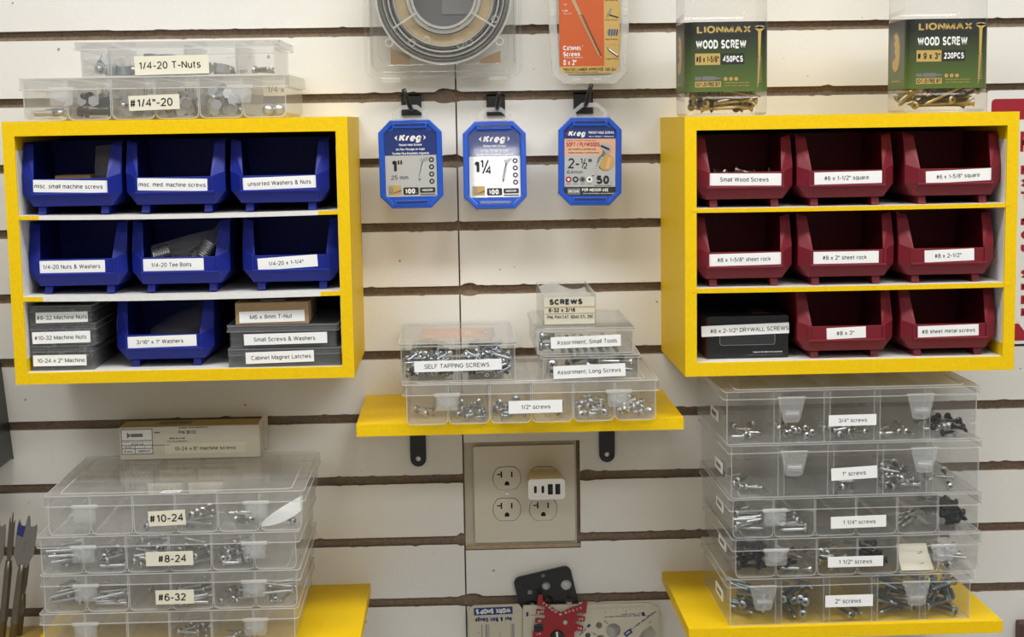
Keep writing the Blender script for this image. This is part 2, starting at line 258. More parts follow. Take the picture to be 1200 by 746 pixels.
    def build(s, name, mats, parent=None, loc=None, bevel=0):
        me = bpy.data.meshes.new(name); me.from_pydata([(x/1000, y/1000, z/1000) for x, y, z in s.v], [], s.f)
        for mm in (mats if isinstance(mats, (list, tuple)) else [mats]): me.materials.append(M[mm])
        me.polygons.foreach_set('material_index', s.m); me.polygons.foreach_set('use_smooth', s.sm); me.update()
        o = bpy.data.objects.new(name, me); COL.objects.link(o)
        if parent is not None: o.parent = parent
        if loc is None and parent is None: loc = (0, 0, 0)
        if loc is not None: o.location = (loc[0]/1000, loc[1]/1000, loc[2]/1000+ZO)
        if bevel:
            b = o.modifiers.new('rounded edges', 'BEVEL'); b.width = bevel/1000; b.segments = 2; b.limit_method = 'ANGLE'; b.angle_limit = R(50)
        return o
class Face:
    """flat printing on a face: origin O, right U, up V; layers lie along the normal N in 0.12 mm steps"""
    def __init__(s, mb, O, U=(1, 0, 0), V=(0, 0, 1), rot=0):
        s.mb, s.O = mb, Vector(O); u, v = Vector(U).normalized(), Vector(V).normalized(); a = R(rot)
        s.U, s.V = u*math.cos(a)+v*math.sin(a), -u*math.sin(a)+v*math.cos(a); s.N = s.U.cross(s.V)
    def p(s, x, y, k): return s.O+s.U*x+s.V*y+s.N*(.12*k)
    def poly(s, pts, m, k=1): s.mb.add([s.p(x, y, k) for x, y in pts], [tuple(range(len(pts)))], m); return s
    def rect(s, x0, x1, y0, y1, m, k=1): return s.poly([(x0, y0), (x1, y0), (x1, y1), (x0, y1)], m, k)
    def disc(s, x, y, r, m, k=1, n=16): return s.poly(circ(x, y, r, n), m, k)
    def line(s, pts, w, m, k=1):
        for (a, b), (c, d) in zip(pts, pts[1:]):
            l = math.hypot(c-a, d-b) or 1; nx, ny = -(d-b)/l*w/2, (c-a)/l*w/2
            s.poly([(a-nx, b-ny), (c-nx, d-ny), (c+nx, d+ny), (a+nx, b+ny)], m, k)
        return s
    def text(s, t, x, y, w=None, h=None, m=1, k=2, bold=0., shear=0., rot=0):
        v, f, wd = glyphs(t, bold, shear)
        if not v: return s
        sx = w/wd if w else h/.72; sy = h/.72 if h else sx; a = R(rot); ca, sa = math.cos(a), math.sin(a)
        q = []
        for gx, gy in v:
            X, Y = gx*sx, gy*sy; q.append(s.p(x+X*ca-Y*sa, y+X*sa+Y*ca, k))
        s.mb.add(q, f, m); return s

BASE = {}
def thing(name, label, cat, base, rot=0, group=None):
    o = bpy.data.objects.new(name, None); COL.objects.link(o); o.empty_display_size = .02
    o.location = (base[0]/1000, base[1]/1000, base[2]/1000+ZO); o.rotation_euler = (0, 0, R(rot))
    tag(o, label, cat, group); BASE[o.name] = (base, rot); return o
def tag(o, label, cat, group=None, kind=None):
    o['label'] = label; o['category'] = cat
    if group: o['group'] = group
    if kind: o['kind'] = kind
    return o
def struct(o): o['kind'] = 'structure'; return o
def loc(th, X, Y, Z):
    (bx, by, bz), r = BASE[th.name]; a = R(-r); x, y = X-bx, Y-by
    return x*math.cos(a)-y*math.sin(a), x*math.sin(a)+y*math.cos(a), Z-bz
def sticker(th, Y, u0, u1, v, hpx, text, t0, t1, rot=0, yl=None, mat='paper', bold=.009, shear=0, name='label', ex=0):
    """a paper label stuck on a thing's front face at depth Y; u0..u1 label ends, t0..t1 text ends, v its middle, all as read off the photo"""
    uc = (u0+u1)/2; X, Z = at(uc, v, Y); s = sc(uc, v, Y); x, y, z = loc(th, X, Y, Z)
    if yl is not None: y = yl
    w, h = (u1-u0)*s/2, hpx*s/2; mb = MB(); f = Face(mb, (x, y-.15, z), rot=rot)
    for a, k in ((0, 0),):
        vv = [f.p(-w, -h, 0), f.p(w, -h, 0), f.p(w, h, 0), f.p(-w, h, 0)]; vb = [p+Vector((0, .4, 0)) for p in vv]
        mb.add(vv+vb, [(0, 1, 2, 3), (7, 6, 5, 4), (0, 4, 5, 1), (1, 5, 6, 2), (2, 6, 7, 3), (3, 7, 4, 0)], 0)
    if text: f.text(text, ((t0+t1)/2-uc)*s, 0, (t1-t0)*s, None, 1, 1, bold, shear)
    return mb.build(name, [mat, 'ink'], th)

# ------------------------------------------------------------------ the room
def wall():
    mb = MB(); rnd = random.Random(3)
    X0, X1 = -2600, 2600
    def xs(a, b):
        r = [a]; x = a
        while x < b:
            x += 5 if -560 < x < 720 else 200
            if x < b-1: r.append(x)
        r.append(b); return r
    bites = {(1, -14): (9, 4.5), (1, -3): (6, 3), (2, -8): (14, 3), (2, -2): (5, 4), (4, 12): (9, 3.5), (5, 150): (4, 2), (6, -4): (5, 3), (7, 6): (8, 2), (8, -4): (4, 4), (9, 8): (11, 4), (9, -4): (4, 2), (0, 30): (5, 2), (7, 575): (6, 3), (7, 150): (7, 2.5), (1, 440): (5, 2), (7, -150): (4, 1.5), (4, -130): (4, 1.5)}
    def jit(k, x, up):
        j = rnd.random()**14*1.6+rnd.random()*.15 if -560 < x < 720 else 0
        for (kk, bx), (w, d) in bites.items():
            if kk == k and abs(x-bx) < w: j = max(j, d*math.sqrt(1-((x-bx)/w)**2)*(1 if up else .6))
        return j
    def plank(a, b, zt, zb, kt, kb):
        v, f, mm = [], [], []
        X = xs(a, b)
        for x in X:
            t = zt-(jit(kt, x, False) if kt is not None else 0); q = zb+(jit(kb, x, True) if kb is not None else 0)
            v += [(x, 0, q), (x, 0, t), (x, 6.5, t), (x, 6.5, q)]
        n = len(X)
        for i in range(n-1):
            o, p = 4*i, 4*i+4
            mb.add([v[o], v[p], v[p+1], v[o+1]], [(0, 1, 2, 3)], 0)
            mb.add([v[o+1], v[p+1], v[p+2], v[o+2], v[o+3], v[p+3], v[p], v[o]], [(0, 1, 2, 3), (4, 5, 6, 7)], 1)
        mb.add(v[:4], [(0, 1, 2, 3)], 1); mb.add(v[-4:], [(3, 2, 1, 0)], 1)
    hx, zt_, zb_ = 141, -489.7, -622.8
    for k in range(-14, 23):
        zt, zb = -76.2*k-5.2, -76.2*(k+1)+5.2
        zt, zb = min(zt, 1000), max(zb, -1750)
        plank(X0, -.9, zt, zb, k, k+1)
        if k == 6: plank(.9, hx, zt, zt_, k, None); plank(hx, X1, zt, zb, k, k+1)
        elif k == 7: plank(hx, X1, zt, zb, k, k+1)
        elif k == 8: plank(.9, hx, zb_, zb, None, k+1); plank(hx, X1, zt, zb, k, k+1)
        else: plank(.9, X1, zt, zb, k, k+1)
    mb.box(X0, X1, 6.5, 25, -1750, 1000, 1)
    mb.box(1, hx-4, 4.6, 6.4, zb_+5, zt_-1, 2)                       # painted board inside the outlet cut-out
    mb.box(1, hx-.5, 2, 6.4, zb_+.5, zb_+5, 3)
    return struct(mb.build('wall_back', ['wall', 'mdf', 'beige', 'tanwood']))
wall()
struct(MB().box(-2600, 2600, -4300, 25, -1800, -1750).build('floor', 'floor'))
struct(MB().box(-2600, 2600, -4300, 25, 1000, 1050).build('ceiling', 'ceil'))
struct(MB().box(-2650, -2600, -4300, 25, -1750, 1000).build('wall_left', 'roomwall'))
struct(MB().box(2600, 2650, -4300, 25, -1750, 1000).build('wall_right', 'roomwall'))
struct(MB().box(-2600, 2600, -4350, -4300, -1750, 1000).build('wall_front', 'roomwall'))
WM = bpy.data.materials.new('added glowing glint panel'); WM.use_nodes = True; wb = WM.node_tree.nodes['Principled BSDF']
wb.inputs['Emission Color'].default_value = (1, 1, 1, 1); wb.inputs['Emission Strength'].default_value = 18; M['glintpanel'] = WM
wo = MB().box(-85, 85, -2, 0, -105, 105, 0).build('window_1', 'glintpanel', loc=(155, -4297, 745)); struct(wo)  # added glowing panel behind the camera, makes the glint on the middle case
for (x, y, z), sx, sy, p in LIGHTS:
    t = thing('ceiling_light', 'lit rectangular ceiling light panel above the slat wall', 'lamp', (x, y, 950), group='ceiling light panels')
    MB().ring(rrect(-sx/2-25, sx/2+25, -sy/2-25, sy/2+25, 4), rrect(-sx/2, sx/2, -sy/2, sy/2, 3), 0, 50, 'z').build('frame', 'white', t)
    MB().box(-sx/2, sx/2, -sy/2, sy/2, 20, 30).build('diffuser', 'lamp', t)

# ------------------------------------------------------------------ loose hardware: prototypes and a simple settling of piles
PROTO = {}
def cross(mb, x, r, m=1):
    for a in (0, 90):
        f = Face(mb, (x, 0, 0), (0, math.cos(R(a)), math.sin(R(a))), (0, -math.sin(R(a)), math.cos(R(a))))
        f.N = Vector((-1, 0, 0)); f.rect(-r*.62, r*.62, -r*.14, r*.14, m, 1)
def screw_mesh(key):
    if key in PROTO: return PROTO[key]
    kind, L, d, mt = key; mb = MB(); h = -L/2
    def thread(a, b, r, pitch):
        p, x = [], a
        while x < b-pitch: p += [(x, r*.78), (x+pitch*.5, r*1.02)]; x += pitch
        return p+[(b, r*.78)]
    r = d/2
    if kind == 'pan':       # round head, sharp point
        mb.lathe([(h, r*.9), (h+.4*r, r*1.7), (h+1.1*r, r*2.0), (h+1.3*r, r*1.9), (h+1.31*r, r*.8)]+thread(h+1.6*r, L/2-2.2*r, r, max(1.1, d*.38))+[(L/2, .05)], 10, 0); cross(mb, h, r*1.5)
    elif kind == 'flat':    # countersunk head
        mb.lathe([(h, r*1.9), (h+.25*r, r*2.0), (h+1.9*r, r*.85), (h+L*.36, r*.8)]+thread(h+L*.36, L/2-2.4*r, r, max(1.3, d*.5))+[(L/2, .05)], 10, 0); cross(mb, h, r*1.5)
    elif kind == 'machine': # pan head, blunt end
        mb.lathe([(h, r*1.1), (h+.5*r, r*1.7), (h+1.2*r, r*1.85), (h+1.21*r, r*.95)]+thread(h+1.5*r, L/2-.3*r, r, max(.9, d*.25))+[(L/2, r*.7)], 10, 0); cross(mb, h, r*1.5)
    elif kind == 'hexbolt':
        mb.lathe([(h, r*1.75), (h+1.3*r, r*1.75), (h+1.31*r, r)], 6, 0, smooth=False); mb.lathe([(h+1.3*r, r*.95), (h+L*.45, r*.95)]+thread(h+L*.45, L/2-.3*r, r, 1.3)+[(L/2, r*.7)], 10, 0)
    elif kind == 'nut':
        mb.ring(circ(0, 0, d*.95, 12), circ(0, 0, d*.5, 12), -L/2, L/2, 'x'); mb.v = [(x, y*(1 if i % 2 else .97), z) for i, (x, y, z) in enumerate(mb.v)]
    elif kind == 'dome':    # round-headed short part seen head-on
        mb.lathe([(h, .3), (h+.3*r, r*1.2), (h+1.0*r, r*2.0), (h+1.6*r, r*2.2), (h+1.7*r, r), (L/2, r)], 12, 0)
    elif kind == 'washer':
        mb.ring(circ(0, 0, d, 16), circ(0, 0, d*.5, 16), -L/2, L/2, 'x')
    o = mb.build('proto', [mt, 'dsteel']); me = o.data; bpy.data.objects.remove(o); me.name = kind+'_'+mt
    PROTO[key] = me; return me
NAMES = {'pan': 'sheet_metal_screw', 'flat': 'wood_screw', 'machine': 'machine_screw', 'hexbolt': 'hex_bolt', 'nut': 'hex_nut', 'dome': 'round_head_rivet', 'washer': 'washer'}
def segdist(p, d, l, P, D, Ls):       # segment against many segments (centre, direction, half length)
    w = p-P; b = D@d; c = (w@d); e = np.einsum('ij,ij->i', D, w); den = 1-b*b+1e-9
    s = np.clip((b*e-c)/den, -l, l); t = np.clip(b*s+e, -Ls, Ls); s = np.clip(b*t-c, -l, l)
    q = w+np.outer(s, d)-D*t[:, None]; return np.sqrt((q*q).sum(1))
def pile(box, keys, n, label, group, cat='screw', seed=0, tilt=12, name=None, placed=None, front=.75, yaw=None, ztop=1e9, rs=1.15):
    """n loose pieces dropped one after another into box (x0,x1,y0,y1,floor); each comes to rest on the floor or on earlier ones"""
    rnd = random.Random(seed*977+n); x0, x1, y0, y1, z0 = box; P, D, Ls, Rs = placed if placed else ([], [], [], [])
    for i in range(n):
        key = keys[rnd.randrange(len(keys))]; L, d0 = key[1], key[2]; r = d0*.5*rs; hr = d0*(1.0 if key[0] != 'hexbolt' else .95); best = None
        if key[0] in ('nut', 'washer'): r = d0*.9
        for tr in range(60 if best is None else 14):
            ya = R(rnd.uniform(0, 360) if yaw is None else yaw+rnd.uniform(-22, 22)+(180 if rnd.random() < .3 else 0)); pi = R(rnd.uniform(-tilt, tilt))
            if key[0] in ('nut', 'washer'): pi = R(rnd.choice((90, 80, 100, 60)))
            d = np.array([math.cos(ya)*math.cos(pi), math.sin(ya)*math.cos(pi), -math.sin(pi)]); e = np.abs(d)*L/2+hr*np.sqrt(1-d*d)
            ex, ey = e[0], e[1]
            if ex*2 > x1-x0 or ey*2 > y1-y0: continue
            yy = y0+ey+(y1-y0-2*ey)*rnd.random()**(1/front-.2 if front < 1 else 1)
            p = np.array([rnd.uniform(x0+ex, x1-ex), yy, z0+e[2]+.2])
            for _ in range(40):
                if not P: break
                g = segdist(p, d, L/2, np.array(P), np.array(D), np.array(Ls))-np.array(Rs)-r
                if g.min() > 0: break
                p[2] += 1.3
            if best is None or p[2] < best[0][2]: best = (p, d, ya, pi)
            if tr > 12 and best: break
        if best is None or best[0][2] > ztop: continue
        p, d, ya, pi = best; P.append(p); D.append(d); Ls.append(L/2); Rs.append(r)
        o = bpy.data.objects.new(name or NAMES[key[0]], screw_mesh(key)); COL.objects.link(o)
        o.location = (p[0]/1000, p[1]/1000, p[2]/1000+ZO); o.rotation_euler = (rnd.uniform(0, 6.28), pi, ya)
        tag(o, label, cat, group if n > 1 else None)
    return P, D, Ls, Rs

# ------------------------------------------------------------------ cabinets
LX, LZ = (-473, -114.5), (-375, -98.5)
RXx, RZ = (240.5, 598), (-382, -104.5)
def cabinet(X, Z, label, shelves, edge, thick, sag, tb):
    D = 202; w = X[1]-X[0]; h = Z[1]-Z[0]; t = thick; ts = 12.5
    th = thing('storage_cabinet', label, 'cabinet', ((X[0]+X[1])/2, -D/2, Z[0]))
    a = w/2
    def panel(name, x0, x1, z0, z1, inner):     # painted board, its inside face white
        mb = MB().box(x0, x1, -D/2+.8, D/2, z0, z1, 0).box(x0, x1, -D/2, -D/2+.8, z0, z1, 1)
        if inner == 'l': mb.box(x1, x1+.4, -D/2+3, D/2, z0+t, z1-t, 2)
        if inner == 'r': mb.box(x0-.4, x0, -D/2+3, D/2, z0+t, z1-t, 2)
        if inner == 'b': mb.box(x0+ts, x1-ts, -D/2+4, D/2, z1, z1+.4, 2)
        return mb.build(name, ['yellow', 'yedge', 'white'], th)
    panel('side_panel', -a, -a+ts, tb, h-t, 'l'); panel('side_panel', a-ts, a, tb, h-t, 'r')
    panel('bottom_panel', -a, a, 0, tb, 'b'); panel('top_panel', -a, a, h-t, h, None)
    MB().box(-a+ts, a-ts, D/2-4, D/2-.5, tb, h-t).build('back_panel', 'shadeback', th)  # near-black colour stands in for the deep shade behind the bins
    for z0, z1 in shelves:
        mb = MB(); xs = [-a+ts+(w-2*ts)*i/16 for i in range(17)]
        for i in range(16):
            def zz(i): return -sag*(1-((i-8)/8)**2)
            ends = edge == 'white' and i not in (0, 15)
            A, B = zz(i), zz(i+1); z0_, z1_ = z0-Z[0], z1-Z[0]
            v = [(xs[i], -D/2+.3, z0_+A), (xs[i+1], -D/2+.3, z0_+B), (xs[i+1], -D/2+.3, z1_+B), (xs[i], -D/2+.3, z1_+A), (xs[i], D/2-5, z0_+A), (xs[i+1], D/2-5, z0_+B), (xs[i+1], D/2-5, z1_+B), (xs[i], D/2-5, z1_+A)]
            mb.add(v, [(0, 1, 2, 3)], 0 if ends else 1); mb.add(v, [(3, 2, 6, 7), (5, 4, 0, 1), (4, 5, 6, 7)], 0)
        if edge != 'white':
            for s_ in (-1, 1): mb.box(min(s_*(a-ts), s_*(a-ts+6)), max(s_*(a-ts), s_*(a-ts+6)), -D/2-.4, -D/2+2, z0-Z[0]+1, z1-Z[0]-.5, 1)
        mb.build('shelf', ['white', 'yedge'], th)
    return th
LSH = [(-200.6, -196.4), (-286.6, -281.8)]
RSH = [(-206, -201.5), (-292, -286.8)]
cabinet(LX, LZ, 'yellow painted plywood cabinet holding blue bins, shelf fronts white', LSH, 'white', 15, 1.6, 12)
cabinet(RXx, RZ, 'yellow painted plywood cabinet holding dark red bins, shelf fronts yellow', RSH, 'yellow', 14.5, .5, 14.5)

# ------------------------------------------------------------------ hopper front bins
def bin_parts():
    P, T = {}, 1.7
    def shell(polys):
        bm = bmesh.new()
        for pl in polys: bm.faces.new([bm.verts.new(p) for p in pl])
        bmesh.ops.remove_doubles(bm, verts=bm.verts[:], dist=.01); bmesh.ops.recalc_face_normals(bm, faces=bm.faces[:])
        bmesh.ops.solidify(bm, geom=bm.faces[:], thickness=T); return MB().bm(bm)
    side = []
    for s in (-1, 1):
        side += [[(s*51.5, 66, 72), (s*51.5, -44, 72), (s*52, -56, 40), (s*52, -56, 21), (s*43, -47, 8), (s*46, 66, 8)],
                 [(s*52, -56, 40), (s*41, -66, 36), (s*41, -66, 21), (s*52, -56, 21)],
                 [(s*52, -56, 21), (s*41, -66, 21), (s*41, -58, 8), (s*43, -47, 8)]]
    side += [[(-46, 66, 8), (46, 66, 8), (43, -47, 8), (41, -58, 8), (-41, -58, 8), (-43, -47, 8)],
             [(-51.5, 66, 72), (51.5, 66, 72), (46, 66, 8), (-46, 66, 8)], [(-41, -66, 21), (41, -66, 21), (41, -58, 8), (-41, -58, 8)]]
    P['body'] = shell(side)
    lip = MB().box(-40.5, 40.5, -65, -62.5, 21, 35.5, 0, .5).box(-41.5, 41.5, -67.8, -62.5, 18.8, 21.2, 0, .6)
    for s in (-1, 1): lip.box(min(s*38.8, s*41.3), max(s*38.8, s*41.3), -67, -63, 20, 36, 0, .5)
    P['front_lip'] = lip
    for s, nm in ((-1, 'l'), (1, 'r')):
        P['flange'+nm] = MB().add([(s*51, -44, 71.5), (s*51, -57, 39), (s*38, -65.5, 35.5), (s*41, -47, 69.5), (s*51, -41.5, 71.5), (s*51, -54.5, 39), (s*38, -63, 35.5), (s*41, -44.5, 69.5)],
                                  [(0, 1, 2, 3), (7, 6, 5, 4), (0, 4, 5, 1), (1, 5, 6, 2), (2, 6, 7, 3), (3, 7, 4, 0)])
    for s, nm in ((-1, 'l'), (1, 'r')):
        P['foot'+nm] = MB().prism([(-54, 8.5), (-57, 0), (62, 0), (62, 8.5)], min(s*29, s*37), max(s*29, s*37), 'x')
    return P
BP = bin_parts(); BM = {}
BINS = {}
def bin_(uc, vc, zs, color, text, lu0, lu1, t0, t1, rot, label):
    yc = -130 if color == 'red' else (-128 if vc < 250 else -118)
    X, _ = at(uc, vc, yc-66); lo, hi = (LX if X < 0 else RXx); X = min(max(X, lo+13.1+52.6), hi-13.1-52.6); th = thing('stacking_bin', label, 'bin', (X, yc, zs+.3)); th.scale = (1, 1, 1.0 if vc > 350 else 1.055)
    for k, mb in BP.items():
        if (k, color) not in BM:
            o = mb.build({'flangel': 'flange', 'flanger': 'flange', 'footl': 'foot', 'footr': 'foot'}.get(k, k), color, th); BM[k, color] = o
        else:
            o = BM[k, color].copy(); COL.objects.link(o); o.parent = th
    yl = -65.2; s = sc(uc, vc, yc-65); lu0, lu1 = max(lu0, uc-43.5), min(lu1, uc+43.5); X2 = X+((lu0+lu1)/2-uc)*s; t0, t1 = max(t0, lu0+1.5), min(t1, lu1-1.5); w, h = (lu1-lu0)*s/2, 6.1; mb = MB(); f = Face(mb, (X2-X, yl-.15, 27.9), rot=rot)
    q = [f.p(a, b, 0) for a, b in ((-w, -h), (w, -h), (w, h), (-w, h))]; mb.add(q+[p+Vector((0, .4, 0)) for p in q], [(0, 1, 2, 3), (7, 6, 5, 4), (0, 4, 5, 1), (1, 5, 6, 2), (2, 6, 7, 3), (3, 7, 4, 0)], 0)
    f.text(text, ((t0+t1)/2-(lu0+lu1)/2)*s, 0, (t1-t0)*s, None, 1, 1, .012); mb.build('label', ['paper', 'ink'], th)
    BINS[text] = (X, yc, zs); return th
zl3, zr3 = LZ[0]+12.5, RZ[0]+14.9
for a in [(81, 195, LSH[0][1], 'misc. small machine screws', 33, 124.5, 36, 119, -1.4, 'blue bin labelled misc. small machine screws, upper left corner of the cabinet'),
          (203.5, 195, LSH[0][1], 'misc. med. machine screws', 158.8, 242, 160.6, 240, -1.4, 'blue bin labelled misc. med. machine screws, middle of the top row'),
          (326.5, 195, LSH[0][1], 'unsorted Washers & Nuts', 284, 369.6, 289.7, 363.8, 1.2, 'blue bin labelled unsorted Washers & Nuts, right end of the top row'),
          (85, 295, LSH[1][1], '1/4-20 Nuts & Washers', 40.3, 118.4, 45.8, 113, 0, 'blue bin labelled 1/4-20 Nuts & Washers, left of the middle row'),
          (210, 295, LSH[1][1], '1/4-20 Tee Bolts', 165, 238, 176.6, 223.7, 0, 'blue bin labelled 1/4-20 Tee Bolts with a clear bag inside'),
          (340.5, 295, LSH[1][1], '1/4-20 x 1-1/4"', 301.8, 372, 314.6, 355.7, 3, 'blue bin labelled 1/4-20 x 1-1/4", right end of the middle row'),
          (192, 395, zl3, '3/16" x 1" Washers', 147.8, 230, 159.5, 214.5, 1, 'blue bin labelled 3/16" x 1" Washers on the cabinet bottom')]:
    bin_(a[0], a[1], a[2], 'blue', *a[3:9], a[9])
for a in [(874, 190, RSH[0][1], 'Small Wood Screws', 831.9, 916, 844, 901, -.8, 'dark red bin labelled Small Wood Screws, top left of the right cabinet'),
          (993, 190, RSH[0][1], '#6 x 1-1/2" square', 954.8, 1034, 966.7, 1019, .6, 'dark red bin labelled #6 x 1-1/2" square, middle of the top row'),
          (1122, 190, RSH[0][1], '#6 x 1-5/8" square', 1087.5, 1166, 1100, 1151, 2, 'dark red bin labelled #6 x 1-5/8" square, right end of top row'),
          (872, 290, RSH[1][1], '#8 x 1-5/8" sheet rock', 828.6, 915.8, 839.6, 902, .6, 'dark red bin labelled #8 x 1-5/8" sheet rock, left of middle row'),
          (994, 290, RSH[1][1], '#8 x 2" sheet rock', 953.6, 1030, 964.6, 1016, 0, 'dark red bin labelled #8 x 2" sheet rock, centre of the right cabinet'),
          (1112, 290, RSH[1][1], '#8 x 2-1/2"', 1084, 1142, 1096, 1127, 1.5, 'dark red bin labelled #8 x 2-1/2", right end of the middle row'),
          (992.5, 390, zr3, '#8 x 3"', 969, 1014.9, 980.8, 1001, 1.8, 'dark red bin labelled #8 x 3" on the cabinet bottom'),
          (1114, 390, zr3, '#8 sheet metal screws', 1076, 1147, 1080.9, 1143, 1, 'dark red bin labelled #8 sheet metal screws, lower right corner')]:
    bin_(a[0], a[1], a[2], 'red', *a[3:9], a[9])

# ------------------------------------------------------------------ plain yellow shelves and their brackets
def shelf(X0, X1, zt, D, label, t=13):
    o = MB().box(-(X1-X0)/2, (X1-X0)/2, -D+.8, -.5, -t, 0, 0).box(-(X1-X0)/2, (X1-X0)/2, -D, -D+.8, -t, 0, 1).build('wall_shelf', ['yellow', 'yedge'], loc=((X0+X1)/2, 0, zt))
    tag(o, label, 'shelf'); return o
CSZ, RSZ, LSZ = -429, -655.5, -661
shelf(-115, 240.5, CSZ, 189, 'short yellow shelf in the middle, under the self tapping screws')
shelf(240.5, 584.5, RSZ, 224, 'yellow shelf at lower right under the stack of five clear boxes')
shelf(-470, -116, LSZ, 235, 'yellow shelf at lower left under the stack of milky boxes')
def bracket(X, zt, label, drop=46, group=None, D=165):
    th = thing('shelf_bracket', label, 'bracket', (X, 0, zt-13), group=group); lp = [(-9.5, 0)]+[(9.5*math.cos(R(a)), -drop+9.5+9.5*math.sin(R(a))) for a in range(180, 361, 20)]+[(9.5, 0)]
    MB().plate([lp, circ(0, -drop+10, 2.6, 14)], -3.2, 3).build('upright', 'blackmetal', th)
    MB().box(-9.5, 9.5, -D, -3.4, -3.2, -.1, 0, .8).build('arm', 'blackmetal', th)
    MB().lathe([(-4.2, 1), (-3.9, 2.8), (-3.2, 3.4), (-.2, 3.4)], 12, 0, 'y', (0, 0, -drop+10)).build('screw', 'steel', th)
bx = [at(490, 525, 0)[0], at(711, 520, 0)[0]]
bracket(bx[0], CSZ, 'black metal bracket under the left end of the middle shelf', 75)
bracket(bx[1], CSZ, 'black metal bracket under the right end of the middle shelf', 75)
bracket(at(870, 735, 0)[0], RSZ, 'black bracket under the left half of the lower right shelf', 60, None, 215)
bracket(at(1070, 735, 0)[0], RSZ, 'black bracket under the right half of the lower right shelf', 60, None, 215)

# ------------------------------------------------------------------ compartment boxes
def latch_mb(style):
    mb = MB()
    if style == 'scallop':      # raised hinge bar and a shield-shaped tab
        mb.box(-14, 14, -3.2, .3, -1.5, 2.2, 1, .9)
        tab = [(-12, 0), (-11.6, -15), (-10.4, -16.4), (10.4, -16.4), (11.6, -15), (12, 0)]
        mb.prism(tab, -2.2, -1.0, 'y', 0)
        sh = [(-9, -2)]+[(-9+18*i/10, -8-4.5*math.sin(math.pi*i/10)-(.9 if i % 2 else 0)) for i in range(11)]+[(9, -2)]
        mb.prism(sh, -2.9, -2.2, 'y', 0)
    else:                       # trapezoid flap
        mb.prism([(-15.5, 1.5), (-9.5, -23.5), (-7, -25.5), (6, -25.5), (8.5, -23.5), (14.5, 1.5)], -2.2, -1.0, 'y', 0)
        mb.box(-15.5, 14.5, -2.9, .3, .8, 2.0, 1, .4); mb.box(-7.5, 7.5, -3.4, -2.2, -17.5, -14.6, 1, .5); mb.box(-8, 8, -2.8, -2.2, -20, -12.5, 0, .3)
    return mb
CELL = {}
